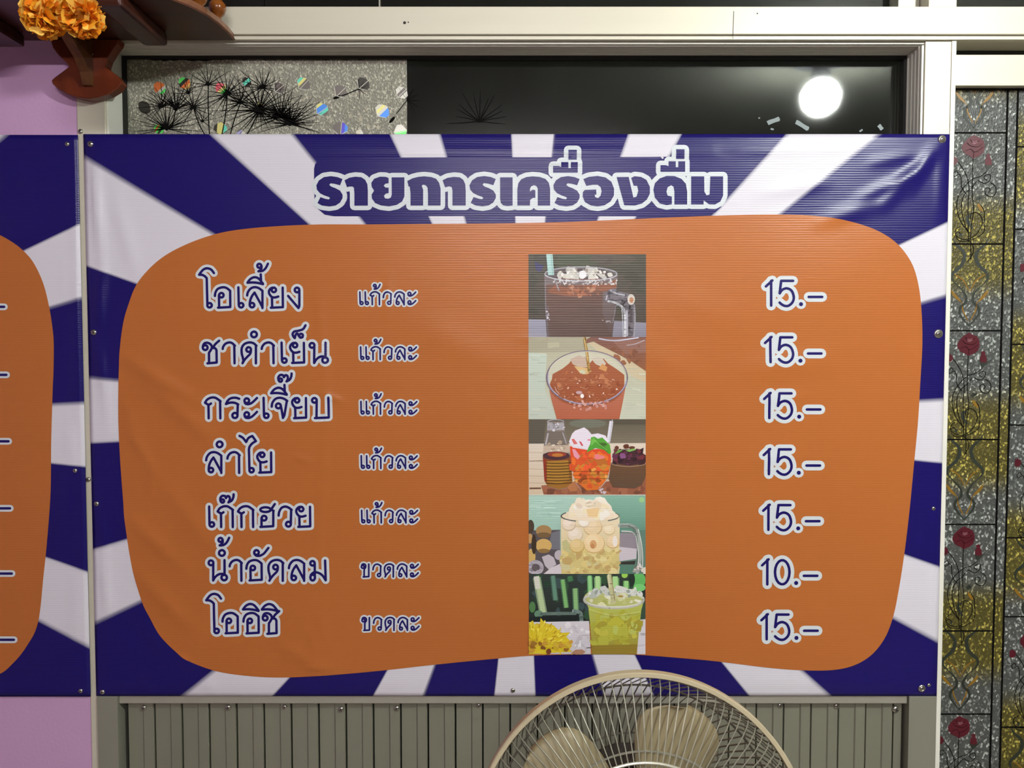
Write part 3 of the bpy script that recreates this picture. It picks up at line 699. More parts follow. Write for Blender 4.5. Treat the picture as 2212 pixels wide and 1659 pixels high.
GL['bo'] = G(7.373, 1840, 830, [('c', 1842, 550, 37), ('l', [(1879, 550), (1876, 825)]), ('l', [(1852, 832), (2072, 822), (2066, 507)])])
GL['tri'] = G(7.373, 1305, 225, [('c', 1303, 228, 26), ('s', [(1275, 235), (1268, 185), (1298, 147), (1342, 150), (1358, 182)]), ('s', [(1358, 182), (1382, 150), (1412, 160), (1420, 205), (1398, 250)]), ('s', [(1398, 250), (1450, 220), (1475, 170), (1480, 122)])])
GL['ai'] = G(12.29, 1340, 1105, [('s', [(1090, 137), (1180, 190), (1265, 300)]), ('s', [(1265, 300), (1330, 190), (1430, 140)]), ('l', [(1430, 140), (1525, 275)]), ('s', [(1525, 275), (1430, 335), (1360, 420), (1340, 500)]), ('l', [(1340, 490), (1355, 1035)]), ('c', 1412, 1045, 58)])
GL['ho'] = G(8.193, 1165, 752, [('c', 1188, 450, 92, 42), ('l', [(1262, 475), (1290, 442), (1352, 352)]), ('s', [(1280, 448), (1310, 460), (1332, 472)]), ('l', [(1326, 468), (1324, 742), (1098, 755)]), ('l', [(1118, 750), (1117, 595)]), ('c', 1163, 600, 42)])
GL['wo'] = G(8.193, 1420, 752, [('s', [(1420, 555), (1430, 490), (1470, 420), (1540, 396), (1600, 417), (1650, 455)]), ('l', [(1641, 455), (1634, 705)]), ('c', 1592, 707, 43)])
GL['mo'] = G(7.628, 1880, 780, [('c', 1877, 500, 37), ('l', [(1914, 500), (1916, 740)]), ('c', 1880, 735, 38, 48), ('s', [(1850, 690), (1900, 650), (1970, 655), (2040, 700), (2094, 780)]), ('l', [(2084, 455), (2094, 780)])])
GL['hana'] = G(7.628, 955, 325, [('c', 957, 322, 38), ('s', [(920, 338), (950, 373), (1010, 376), (1075, 342), (1120, 290), (1153, 247)])])
GL['kho'] = G(7.135, 178, 668, [('c', 178, 425, 35), ('s', [(145, 410), (165, 362), (212, 355), (248, 385), (246, 440), (218, 480), (212, 520)]), ('l', [(212, 520), (212, 672)]), ('l', [(190, 676), (328, 668), (326, 358)])])
GL['1'] = G(4.879, 312, 403, [('l', [(256, 188), (325, 124)]), ('l', [(312, 128), (312, 392)])])
GL['5'] = G(4.879, 312, 403, [('l', [(546, 128), (419, 128), (403, 258)]), ('s', [(403, 262), (430, 225), (480, 208), (530, 235), (553, 300), (540, 355), (500, 392), (460, 396), (425, 380), (402, 360)])])
GL['0'] = G(3.457, 195, 1188, [('c', 308, 1088, 55, 92)])
GL['.'] = G(4.879, 312, 403, [('l', [(628, 377), (632, 377)])])
GL['-'] = G(4.879, 312, 403, [('l', [(712, 300), (856, 300)])])
def strokes(word, base, k=1.0):
    out = []
    for it in word:
        g, x = it[0], it[1]; dy = it[2] if len(it) > 2 else 0.0
        for pl in GL[g]: out.append([(x+px*k/8.848, base-dy+py*k/8.848) for px, py in pl])
    return out
def words(name, word, base, k, wd, border, label, parent=menu, fn=wave_main, y=BY, wds=None):
    st = strokes(word, base, k)
    f = Flat(y, fn)
    for pl in st: f.stroke(pl, wd+2*border, 0)
    o = f.done(name, M['white'], parent, 0, 0.0010); o['label'] = label
    f = Flat(y, fn)
    for i, pl in enumerate(st):
        if wds and i in wds: f.disc(((pl[0][0]+pl[1][0])/2, pl[0][1]), wds[i], n=18)
        else: f.stroke(pl, wd, 0)
    c = f.done('lettering_fill', M['blue'], o, 0, 0.0013)
    return o
W1 = [('sara_o', 448.3), ('o', 465.8), ('e', 516.3), ('lo', 535.3), ('ii', 535.8, 53.5), ('tho', 561.8, 90), ('yo', 592.4), ('ngo', 642.4)]
W2 = [('cho', 444.9), ('aa', 482.6), ('do', 538.4), ('nikhahit', 549.9, 61.1), ('aa', 566.5), ('e', 609.2), ('yo', 637.9), ('taikhu', 651.3, 58.6), ('no', 674.4)]
W3 = [('ko', 444.2), ('ro', 489), ('a', 533.8), ('e', 570.4), ('cho2', 588), ('ii', 586.7, 53.3), ('tri', 607, 82), ('yo', 642.3), ('bo', 679.6)]
W4 = [('lo', 446.7), ('nikhahit', 476.1, 60.5), ('aa', 492.7), ('ai', 539), ('yo', 567.5)]
W5 = [('e', 453.4), ('ko', 471.5), ('tri', 482.5, 55.8), ('ko', 515.4), ('ho', 572.2), ('wo', 603.3), ('yo', 651.5)]
W6 = [('no', 456.9), ('nikhahit', 481.1, 59), ('tho', 478.5, 87.2), ('aa', 497.5), ('o', 533.6), ('hana', 555.2, 59.6), ('do', 596.5), ('lo', 625.3), ('mo', 676.5)]
W7 = [('sara_o', 463.5), ('o', 482), ('o', 527.2), ('i', 526.3, 51.1), ('cho', 574.2), ('i', 567, 51)]
for i, (wd_, b_) in enumerate(((W1, 664.5), (W2, 783.6), (W3, 902.6), (W4, 1019.9), (W5, 1136.8), (W6, 1252.3), (W7, 1366.3))):
    words('drink_name', wd_, b_, 1.0, 5.3, 5.6, 'Thai drink name in row %s of the menu' % ('one', 'two', 'three', 'four', 'five', 'six', 'seven')[i])
SM = 0.615
U = [('e', 778.1), ('e', 789.7), ('ko', 800.1), ('tho', 810.6, 40.5), ('wo', 828.7), ('lo', 853.3), ('a', 884.8)]
V = [('kho', 784.5), ('wo', 806.5), ('do', 840.7), ('lo', 859), ('a', 890.2)]
for i, (b_, dx) in enumerate(((657.9, 0), (776.2, 1.5), (893.8, 2.2), (1010.8, 3), (1128.3, 3.8))):
    words('unit_wording', [(g[0], g[1]+dx)+tuple(g[2:]) for g in U], b_, SM, 3.7, 3.5, 'small Thai wording per glass in row %s' % ('one', 'two', 'three', 'four', 'five')[i])
for i, (b_, dx) in enumerate(((1244.3, 0), (1359.3, 1.5))):
    words('unit_wording', [(g[0], g[1]+dx) for g in V], b_, SM, 3.7, 3.5, 'small Thai wording per bottle in row %s' % ('six', 'seven')[i])
for i, (x, b_) in enumerate(((1663.9, 662.6), (1662.1, 784.3), (1660.3, 904.9), (1659.3, 1025.6), (1658.4, 1145.6), (1656.4, 1263.6), (1655, 1382))):
    ten = i == 5; d = '0' if ten else '5'
    n_ = len(GL['1'])+len(GL[d])
    words('price', [('1', x), (d, x), ('.', x-(2 if ten else 0)), ('-', x-(2 if ten else 0))], b_, 0.985, 5.6, 7.8, 'price %s.- in row %s' % ('10' if ten else '15', ('one', 'two', 'three', 'four', 'five', 'six', 'seven')[i]), wds={n_: 4.4})

for px, py, r, wsh in ((197, 312, 6.5, 0), (204, 718, 6.5, 0), (209, 1088, 5.5, 0), (222, 1494, 5.5, 0), (1108, 1491, 5.5, 0), (2034, 301, 5.5, 8.5), (2026, 721, 6, 9.5), (2015, 1098, 4.5, 0), (1990, 1486, 5, 8), (2005.5, 1479, 4, 0)):
    screw(px, py, BY, menu, r, wsh, wave_main)

# --- neighbouring banner on the lavender wall
ban2 = thing('menu_banner', 'matching orange and blue menu banner cut off at the picture edge on lavender wall', 'banner', (-1.0, -0.003, 1.377))
LX0, LX1 = -1.72, -0.7455
off_e = []
for x0, y0, x1, y1, fl in RAY:
    p, q = P((x0+x1)/2, (y0+y1)/2), None
    off_e.append(((math.atan2(p.z-RCZ, p.x-RCX)+PI)/(2*PI), fl == 0))
M['rays2'] = vinyl('vinyl_sunburst_left', None, (P(170, 600).x-(0.7522-RCX), RCZ-0.006, off_e, BLUE, WHITE))
OUT2 = [(118.5, 745), (118, 800), (116, 850), (113, 960), (112, 1060), (105, 1160), (97, 1240), (85, 1343), (60, 1395), (30, 1432), (0, 1455), (-60, 1470), (-400, 1460), (-1000, 1440), (-1000, 520), (-300, 478), (-120, 475), (-40, 490), (0, 507), (30, 524), (54, 543), (75, 568), (95, 610), (108, 660), (116, 710)]
sheet('sheet', LX0, LX1, 0.8855, 1.867, wave_left, M['rays2'], ban2, 0.009, hole=shrink(OUT2, (-300, 950)))
radial(OUT2, (-300, 950), wave_left, 0.0005, 'orange_panel', M['orange'], ban2, 60, 7)
for i, (xe, yy) in enumerate(((13.6, 663), (18.3, 809.6), (22.8, 952.9), (26.3, 1097.4), (30.4, 1237.9), (35.1, 1380.5))):
    f = Flat(BY, wave_left); f.stroke([(xe-33, yy), (xe-2, yy)], 14.5); o = f.done('price_dash', M['white'], ban2, 0, 0.0010)
    f = Flat(BY, wave_left); f.stroke([(xe-33, yy), (xe-2.5, yy)], 5.4); f.done('lettering_fill', M['blue'], o, 0, 0.0013)
for px, py, r in ((147, 312, 5), (164, 1016, 5), (176, 1491, 5)): screw(px, py, BY, ban2, r, 0, wave_left)

# ------------------------------------------------------------------ printed drink photographs (flat print on the sheet)
rnd = random.Random(3)
def ph(oy): return lambda x, y: (1120+x/7.373, oy+y/7.373)
PK = 1.24
def C(r, g, b): return S(r, g, b, PK)
def grad(y0, c0, y1, c1):
    def f(p):
        t = min(1, max(0, (p[1]-y0)/(y1-y0))); return tuple(a+(b-a)*t for a, b in zip(c0, c1))
    return f
class Print:
    def __init__(s, oy, box_):
        s.z = ph(oy); s.f = Flat(BY, wave_main, True); s.k = 0; s.b = box_
        s.oy = oy
    def off(s): s.k += 1; return s.k*0.000012
    def clip(s, p, m=0.0):
        x0, y0, x1, y1 = s.b; return (min(x1-m, max(x0+m, p[0])), min(y1-m, max(y0+m, p[1])))
    def poly(s, pts, c): s.f.poly([s.clip(s.z(*p)) for p in pts], s.off(), c)
    def blob(s, x, y, rx, ry, c, n=14, rot=0.0, rough=0.0):
        o = s.off(); ca, sa = math.cos(rot), math.sin(rot); pts = []
        for i in range(n):
            a = 2*PI*i/n; q = 1+rnd.uniform(-rough, rough)
            u, v = rx*q*math.cos(a), ry*q*math.sin(a); pts.append(s.clip(s.z(x+u*ca-v*sa, y+u*sa+v*ca)))
        s.f.poly(pts, o, c)
    def line(s, pts, wd, c, sm=True):
        q = catmull(pts, 5) if sm and len(pts) > 2 else pts
        s.f.stroke([s.clip(s.z(*p), wd/14.7) for p in q], wd/7.373, s.off(), c, cap=len(q) > 2)
    def arc(s, x, y, rx, ry, a0, a1, wd, c, n=26):
        s.line([(x+rx*math.cos(a0+(a1-a0)*i/n), y+ry*math.sin(a0+(a1-a0)*i/n)) for i in range(n+1)], wd, c, False)
    def specks(s, n, x0, y0, x1, y1, r0, r1, cols, rough=0.35, inside=None):
        o = s.off()
        for _ in range(n):
            x, y = rnd.uniform(x0, x1), rnd.uniform(y0, y1)
            if inside and not inside(x, y): continue
            r = rnd.uniform(r0, r1); c = rnd.choice(cols); pts = []
            a0 = rnd.uniform(0, PI); e = rnd.uniform(0.4, 1)
            for i in range(7):
                a = 2*PI*i/7; q = 1+rnd.uniform(-rough, rough); u, v = r*q*math.cos(a), r*e*q*math.sin(a)
                pts.append(s.clip(s.z(x+u*math.cos(a0)-v*math.sin(a0), y+u*math.sin(a0)+v*math.cos(a0))))
            s.f.poly(pts, o+rnd.uniform(0, 0.00001), c)
        s.k += 1
    def done(s, label):
        o = s.f.done('drink_photo', M['photo'], menu, 0.012, 0.0009); o['label'] = label; return o

# 1: iced black coffee in a glass mug
q = Print(540, (1141.5, 549.5, 1395, 728)); z = q.z
q.poly([(150, 60), (2040, 60), (2040, 1400), (150, 1400)], grad(549, C(72, 70, 58), 728, C(74, 66, 60)))
q.blob(800, 170, 520, 110, C(72, 78, 60)); q.blob(330, 220, 70, 130, C(62, 60, 96)); q.blob(1500, 150, 380, 80, C(82, 76, 66))
q.specks(30, 170, 90, 2000, 1000, 60, 160, [C(70, 68, 58), C(78, 70, 62), C(66, 64, 54)])
q.poly([(150, 1105), (430, 1110), (450, 1400), (150, 1400)], grad(690, C(148, 148, 166), 728, C(138, 136, 150)))
q.poly([(1515, 1130), (2040, 1160), (2040, 1400), (1490, 1400)], grad(694, C(136, 134, 148), 728, C(126, 124, 138)))
q.poly([(408, 400), (420, 700), (432, 1000), (450, 1400), (1490, 1400), (1520, 1120), (1545, 800), (1578, 400)], grad(594, C(116, 104, 104), 722, C(86, 70, 66)))
q.poly([(430, 560), (440, 800), (500, 1400), (1470, 1400), (1330, 1000), (1340, 640), (1560, 600), (1565, 500), (1000, 560), (600, 540)], grad(610, C(108, 78, 66), 680, C(88, 70, 64)))
q.poly([(600, 560), (760, 600), (1000, 560), (1300, 560), (1560, 470), (1560, 600), (1380, 660), (1050, 690), (900, 745), (780, 740), (500, 690), (470, 650)], C(132, 84, 62))
q.specks(36, 760, 560, 1300, 730, 18, 50, [C(160, 100, 74), C(140, 90, 70), C(118, 80, 64), C(176, 128, 100)])
q.blob(992, 385, 585, 118, C(104, 98, 98), 30); q.blob(992, 395, 540, 95, C(84, 76, 76), 30)
for a in ((860, 370, 120, 80), (1150, 350, 110, 75), (1180, 410, 130, 60), (1020, 392, 62, 70), (660, 395, 80, 48), (800, 420, 90, 40), (1330, 420, 90, 34), (1455, 398, 44, 36)):
    q.blob(*a, C(*rnd.choice([(206, 204, 196), (190, 188, 182), (222, 220, 216)])), 10, rnd.uniform(0, 2), 0.25)
q.specks(40, 640, 310, 1400, 440, 12, 40, [C(228, 226, 222), C(170, 168, 164), C(200, 196, 184), C(150, 140, 132)])
q.blob(1020, 395, 60, 66, C(226, 226, 228), 12, 0, 0.1)
q.specks(90, 560, 470, 1560, 560, 8, 26, [C(210, 208, 208), C(170, 164, 166), C(130, 112, 108), C(196, 190, 190)])
q.arc(992, 385, 575, 112, 0, 2*PI, 15, C(168, 170, 178)); q.arc(992, 385, 575, 112, 0.15, PI-0.1, 12, C(206, 208, 214)); q.line([(680, 455), (990, 478), (1300, 462)], 9, C(150, 104, 96))
q.poly([(440, 60), (540, 60), (566, 405), (470, 405)], C(166, 200, 196)); q.line([(520, 80), (545, 400)], 18, C(140, 178, 176), False)
q.line([(425, 480), (430, 900), (450, 1130)], 16, C(126, 118, 124)); q.line([(470, 900), (455, 1100), (470, 1380)], 16, C(110, 100, 106)); q.specks(8, 440, 980, 490, 1120, 8, 20, [C(210, 206, 214), C(160, 156, 164)])
q.line([(590, 480), (610, 560), (640, 640)], 22, C(180, 174, 180)); q.line([(680, 470), (730, 540)], 16, C(196, 192, 196))
q.line([(1440, 760), (1640, 780), (1740, 850), (1760, 1000), (1755, 1400)], 170, C(112, 106, 112)); q.line([(1420, 740), (1480, 660), (1600, 700), (1760, 740)], 80, C(126, 120, 128))
q.line([(1430, 820), (1560, 850), (1660, 930), (1690, 1060), (1690, 1390)], 34, C(206, 206, 212)); q.line([(1470, 650), (1540, 690), (1680, 720)], 24, C(196, 196, 204)); q.line([(1560, 880), (1640, 940), (1660, 1390)], 14, C(176, 178, 188))
q.blob(1790, 790, 60, 85, C(200, 192, 184)); q.blob(1795, 800, 34, 46, C(176, 126, 94)); q.line([(1840, 880), (1850, 1100), (1832, 1390)], 22, C(150, 148, 156)); q.line([(1720, 960), (1725, 1390)], 30, C(166, 164, 176)); q.line([(1790, 930), (1790, 1150)], 44, C(78, 70, 74))
q.line([(1410, 720), (1390, 800)], 16, C(190, 186, 192), False); q.line([(1545, 890), (1520, 1050), (1490, 1160)], 14, C(128, 122, 130))
q.specks(8, 1330, 1120, 1500, 1160, 8, 16, [C(170, 160, 160)])
q.done('printed photo of iced black coffee in a glass mug')

# 2: tea poured into a glass
q = Print(720, (1141.5, 728, 1394.3, 905))
q.poly([(150, 60), (2040, 60), (2040, 1370), (150, 1370)], grad(728, C(176, 172, 146), 905, C(192, 196, 178)))
q.poly([(150, 300), (450, 330), (420, 900), (600, 1370), (150, 1370)], grad(760, C(188, 200, 186), 905, C(186, 194, 182)))
q.poly([(150, 60), (1010, 60), (1060, 290), (150, 310)], C(164, 160, 138)); q.poly([(1100, 150), (1230, 140), (2040, 580), (2040, 780), (1700, 640)], C(196, 182, 152))
for _ in range(34):
    x, y = rnd.choice([rnd.uniform(170, 420), rnd.uniform(1750, 2000)]), rnd.uniform(330, 1350); q.line([(x-70, y-8), (x+60, y+rnd.uniform(-10, 16))], rnd.uniform(5, 16), C(*rnd.choice([(172, 182, 168), (204, 210, 196), (180, 186, 168), (198, 198, 178)])), False)
q.poly([(1060, 105), (1150, 60), (2040, 60), (2040, 600), (1990, 580), (1800, 450), (1580, 330), (1300, 190), (1190, 130), (1080, 160)], grad(730, C(120, 84, 74), 800, C(140, 90, 62)))
q.poly([(1500, 130), (2030, 100), (2030, 300), (1700, 330)], C(138, 100, 88)); q.line([(1280, 85), (1420, 110), (1600, 112), (1900, 70)], 22, C(196, 196, 212)); q.line([(1720, 190), (1850, 170), (2000, 110)], 14, C(178, 164, 170)); q.specks(14, 1450, 240, 1990, 480, 30, 70, [C(132, 84, 58), C(120, 78, 58), C(146, 96, 70)])
q.poly([(488, 900), (530, 1080), (608, 1370), (1600, 1370), (1650, 1120), (1705, 830)], grad(845, C(176, 108, 84), 905, C(172, 96, 70)))
q.blob(1088, 705, 652, 432, C(196, 194, 174), 34); q.blob(1085, 840, 590, 330, C(152, 84, 54), 34)
q.poly([(540, 650), (700, 560), (800, 480), (860, 400), (1060, 380), (1110, 500), (1180, 420), (1350, 400), (1420, 480), (1560, 570), (1680, 660), (1680, 860), (520, 800)], C(156, 90, 60))
q.poly([(820, 410), (960, 350), (1060, 390), (1110, 540), (960, 540), (860, 490)], C(190, 168, 152)); q.poly([(880, 520), (1080, 550), (1160, 600), (1090, 650), (990, 650)], C(206, 176, 122)); q.blob(1280, 450, 110, 60, C(196, 186, 170), 10, 0.3, 0.2); q.poly([(1270, 560), (1330, 480), (1410, 540), (1390, 610)], C(200, 146, 92)); q.blob(1020, 615, 50, 34, C(196, 196, 170), 8, 0.3, 0.2)
q.specks(46, 560, 600, 1640, 1100, 14, 52, [C(170, 102, 68), C(138, 72, 46), C(184, 122, 84), C(146, 82, 52)], 0.4, lambda x, y: ((x-1085)/560)**2+((y-840)/290)**2 < 1)
for _ in range(26):
    x, y = rnd.uniform(620, 1560), rnd.uniform(680, 1060); q.line([(x-45, y-6), (x, y+8), (x+45, y-10)], rnd.uniform(4, 8), C(*rnd.choice([(196, 140, 104), (176, 112, 78), (206, 160, 126)])))
q.specks(44, 560, 620, 1640, 1100, 6, 20, [C(214, 186, 170), C(196, 150, 122), C(226, 210, 200), C(180, 124, 96)], 0.4, lambda x, y: ((x-1085)/560)**2+((y-840)/300)**2 < 1)
q.blob(1010, 995, 30, 34, C(232, 228, 224)); q.blob(960, 940, 50, 26, C(190, 160, 164))
q.line([(1050, 60), (1060, 160), (1085, 300), (1105, 480), (1120, 600)], 44, C(186, 148, 84)); q.line([(1035, 70), (1060, 170), (1095, 420)], 10, C(222, 200, 140))
q.arc(1088, 705, 640, 425, 0, 2*PI, 20, C(120, 108, 124), 48); q.arc(1088, 708, 628, 412, 0.1, 2.2, 15, C(172, 168, 196), 26); q.arc(1088, 708, 622, 408, 2.4, 3.3, 14, C(176, 172, 196), 14); q.arc(1088, 700, 625, 410, 3.5, 6.1, 9, C(212, 206, 190), 30)
q.specks(30, 780, 1080, 1420, 1210, 14, 40, [C(196, 140, 130), C(206, 160, 150), C(180, 110, 90)], 0.4)
q.line([(578, 850), (600, 910), (650, 965)], 10, C(214, 186, 176))
q.done('printed photo of tea poured over ice')

# 3: roselle drink with bottle, glass and bowl
q = Print(890, (1142, 905, 1394, 1067.5))
q.poly([(150, 100), (2040, 100), (2040, 520), (150, 520)], grad(905, C(96, 90, 76), 958, C(122, 112, 96))); q.blob(1100, 180, 300, 70, C(112, 114, 100)); q.poly([(150, 110), (430, 110), (400, 500), (150, 500)], C(92, 86, 76)); q.poly([(1500, 110), (2040, 110), (2040, 200), (1500, 200)], C(86, 80, 68))
q.poly([(150, 500), (2040, 490), (2040, 1310), (150, 1310)], grad(958, C(214, 202, 186), 1067, C(204, 184, 158)))
for y in (640, 775, 900, 1010, 1120): q.line([(150, y), (420, y+6)], 7, C(170, 150, 124), False)
q.line([(150, 1210), (360, 1208)], 26, C(104, 72, 54), False); q.line([(150, 778), (400, 770)], 12, C(140, 116, 92), False)
q.poly([(360, 1165), (900, 1120), (1400, 1100), (2040, 1030), (2040, 1310), (400, 1310)], C(142, 88, 66)); q.poly([(760, 1160), (900, 1090), (1000, 1240), (820, 1260)], C(176, 116, 76))
q.specks(26, 420, 1210, 2000, 1300, 30, 90, [C(126, 76, 58), C(156, 100, 74), C(112, 70, 54)])
q.poly([(400, 530), (450, 300), (460, 150), (720, 150), (735, 300), (800, 520), (830, 720), (850, 1100), (760, 1210), (640, 1230), (480, 1190), (415, 1100), (385, 720)], C(140, 128, 120))
q.poly([(440, 300), (735, 300), (790, 520), (400, 530)], C(116, 106, 98)); q.poly([(400, 530), (800, 520), (815, 640), (390, 660)], C(192, 174, 156)); q.specks(14, 430, 480, 780, 640, 12, 40, [C(214, 200, 184), C(170, 150, 130)])
q.poly([(388, 700), (830, 700), (858, 1110), (760, 1200), (640, 1225), (470, 1180), (415, 1090)], grad(985, C(126, 70, 44), 1050, C(150, 104, 46)))
q.poly([(450, 780), (790, 760), (810, 1080), (640, 1140), (450, 1100)], C(166, 122, 52)); q.poly([(388, 720), (440, 760), (450, 1120), (410, 1080)], C(140, 54, 40))
for y in range(800, 1150, 46): q.line([(440, y+8), (640, y+12), (840, y)], 13, C(76, 52, 28))
q.blob(600, 690, 215, 68, C(74, 48, 56), 22); q.blob(610, 668, 150, 42, C(150, 66, 50), 18); q.blob(620, 680, 90, 28, C(186, 118, 56), 16)
q.arc(590, 150, 130, 32, 0, 2*PI, 14, C(176, 174, 180), 22); q.poly([(455, 175), (725, 175), (728, 280), (455, 285)], C(168, 164, 170)); q.specks(20, 470, 180, 720, 290, 12, 34, [C(206, 204, 210), C(120, 114, 114), C(150, 146, 150)]); q.line([(470, 330), (430, 520)], 24, C(176, 172, 178), False); q.line([(700, 320), (760, 500)], 18, C(164, 160, 164), False)
q.line([(1475, 100), (1425, 480)], 60, C(214, 212, 222), False); q.line([(1490, 100), (1445, 480)], 14, C(186, 184, 196), False)
q.poly([(815, 540), (1460, 600), (1470, 760), (1450, 900), (1390, 1090), (1290, 1230), (1080, 1240), (950, 1120), (870, 950), (830, 760)], grad(975, C(212, 74, 44), 1050, C(206, 110, 46)))
q.specks(60, 860, 660, 1440, 1180, 30, 90, [C(222, 112, 46), C(204, 84, 44), C(196, 132, 54), C(226, 90, 54), C(180, 104, 46)], 0.4, lambda x, y: abs(x-1150) < 300-(max(0, y-800)*0.4))
q.specks(12, 900, 860, 1400, 1100, 20, 50, [C(150, 74, 36), C(220, 160, 80)])
q.poly([(850, 340), (900, 290), (1040, 240), (1100, 280), (1160, 350), (1260, 335), (1380, 370), (1430, 460), (1400, 560), (1100, 600), (860, 560), (800, 470)], C(226, 218, 230)); q.poly([(840, 430), (880, 420), (940, 500), (880, 510)], C(206, 110, 104)); q.poly([(960, 460), (990, 465), (1030, 530), (1000, 535)], C(196, 80, 84)); q.blob(1120, 440, 26, 14, C(220, 130, 140)); q.line([(830, 520), (960, 560), (1090, 580)], 22, C(244, 238, 244))
q.poly([(850, 580), (900, 590), (980, 700), (940, 750), (880, 700)], C(222, 150, 168)); q.blob(1280, 710, 90, 40, C(224, 126, 130), 10, 0.1, 0.2)
q.poly([(1150, 400), (1200, 385), (1260, 420), (1330, 400), (1390, 460), (1450, 520), (1470, 640), (1440, 670), (1360, 600), (1290, 580), (1220, 570), (1160, 600), (1080, 640), (1110, 560), (1140, 500)], C(84, 156, 58)); q.poly([(1240, 470), (1330, 490), (1440, 660), (1320, 560)], C(64, 130, 48)); q.poly([(1160, 420), (1240, 450), (1150, 540)], C(112, 182, 78)); q.blob(1345, 508, 60, 26, C(70, 100, 46), 10, 0.1); q.line([(1180, 400), (1250, 480), (1400, 600)], 8, C(150, 206, 110))
q.arc(1150, 760, 325, 480, 0.1, 1.15, 13, C(196, 180, 172), 18); q.line([(900, 1110), (1000, 1240)], 12, C(176, 140, 130), False); q.specks(10, 1280, 1190, 1380, 1280, 12, 30, [C(196, 186, 196), C(150, 130, 130)])
q.poly([(1470, 800), (2040, 780), (2040, 1020), (1960, 1150), (1850, 1210), (1500, 1190), (1430, 1060)], grad(1000, C(104, 74, 52), 1050, C(92, 72, 56)))
q.poly([(1490, 800), (1510, 640), (1640, 590), (1880, 590), (2040, 680), (2040, 800), (1750, 850)], C(70, 44, 50)); q.specks(44, 1520, 600, 2000, 820, 22, 60, [C(54, 34, 40), C(96, 50, 74), C(110, 52, 58), C(64, 40, 44)])
q.blob(1660, 700, 60, 44, C(132, 84, 128), 9, 0, 0.3); q.poly([(1520, 670), (1580, 600), (1660, 600), (1600, 640)], C(108, 152, 72)); q.poly([(1700, 610), (1840, 570), (1860, 600), (1760, 630)], C(126, 176, 92)); q.blob(1710, 545, 50, 40, C(96, 54, 40), 9, 0, 0.2); q.blob(1560, 565, 34, 34, C(104, 62, 50), 9); q.blob(1800, 560, 50, 22, C(100, 60, 46))
q.arc(1750, 790, 300, 70, 0.15, 2.9, 11, C(170, 140, 116), 18)
for y in (940, 1000, 1060): q.line([(870, y), (1430, y-8)], 7, C(120, 66, 34), False)
q.done('printed photo of a red drink with bottle, glass and mint')

# 4: longan drink in a mug
q = Print(1055, (1142, 1067.5, 1393.6, 1238))
q.poly([(150, 80), (2040, 80), (2040, 1350), (150, 1350)], grad(1067, C(172, 204, 190), 1150, C(134, 176, 160)))
q.poly([(1300, 90), (2040, 90), (2040, 700), (1500, 700)], grad(1067, C(134, 178, 160), 1150, C(96, 138, 120)))
for _ in range(30):
    x, y = rnd.uniform(250, 640), rnd.uniform(180, 480); q.line([(x-90, y), (x+90, y+4)], rnd.uniform(3, 9), C(*rnd.choice([(200, 226, 214), (150, 186, 174), (184, 214, 200)])), False)
q.blob(1955, 175, 44, 44, C(150, 196, 136), 12)
q.poly([(150, 660), (660, 650), (660, 1350), (150, 1350)], C(86, 80, 84)); q.poly([(520, 700), (660, 660), (660, 960), (480, 960)], C(112, 112, 120))
q.poly([(1600, 690), (2040, 650), (2040, 1350), (1600, 1350)], C(96, 126, 112)); q.poly([(1600, 700), (1840, 700), (1900, 960), (1600, 960)], C(142, 134, 142)); q.poly([(1600, 920), (1880, 950), (1870, 1110), (1600, 1150)], C(196, 188, 196)); q.poly([(1600, 1160), (1860, 1140), (1840, 1210), (1600, 1210)], C(56, 52, 50)); q.poly([(1600, 1200), (1850, 1200), (1830, 1350), (1600, 1350)], C(86, 124, 108))
q.blob(190, 600, 60, 110, C(74, 62, 50)); q.blob(400, 670, 125, 95, C(160, 128, 84), 16); q.blob(400, 735, 110, 45, C(116, 92, 62)); q.blob(180, 790, 50, 80, C(190, 150, 96)); q.blob(400, 900, 128, 108, C(204, 168, 102), 18); q.blob(400, 985, 95, 36, C(140, 110, 66)); q.blob(200, 1080, 70, 130, C(200, 166, 100)); q.blob(245, 880, 40, 160, C(64, 52, 42))
q.poly([(370, 1080), (480, 1040), (560, 1090), (600, 1200), (480, 1280), (420, 1220)], C(188, 180, 188)); q.blob(640, 1050, 70, 80, C(180, 172, 180)); q.arc(270, 1250, 100, 90, 0, 2*PI, 60, C(198, 190, 200), 18); q.poly([(400, 1350), (520, 1250), (680, 1180), (690, 1350)], C(206, 198, 204)); q.blob(260, 1250, 50, 60, C(98, 88, 92))
q.poly([(672, 420), (672, 800), (680, 1350), (1590, 1350), (1605, 800), (1605, 420), (1500, 360), (780, 360)], grad(1110, C(228, 214, 186), 1230, C(208, 188, 128)))
q.poly([(700, 820), (900, 900), (1200, 1000), (1590, 960), (1590, 1350), (690, 1350)], C(206, 190, 126)); q.specks(70, 700, 950, 1580, 1330, 30, 90, [C(214, 196, 130), C(196, 178, 116), C(220, 206, 150), C(190, 160, 104), C(204, 196, 150)])
q.poly([(690, 840), (760, 800), (860, 960), (800, 1020), (700, 960)], C(190, 184, 134))
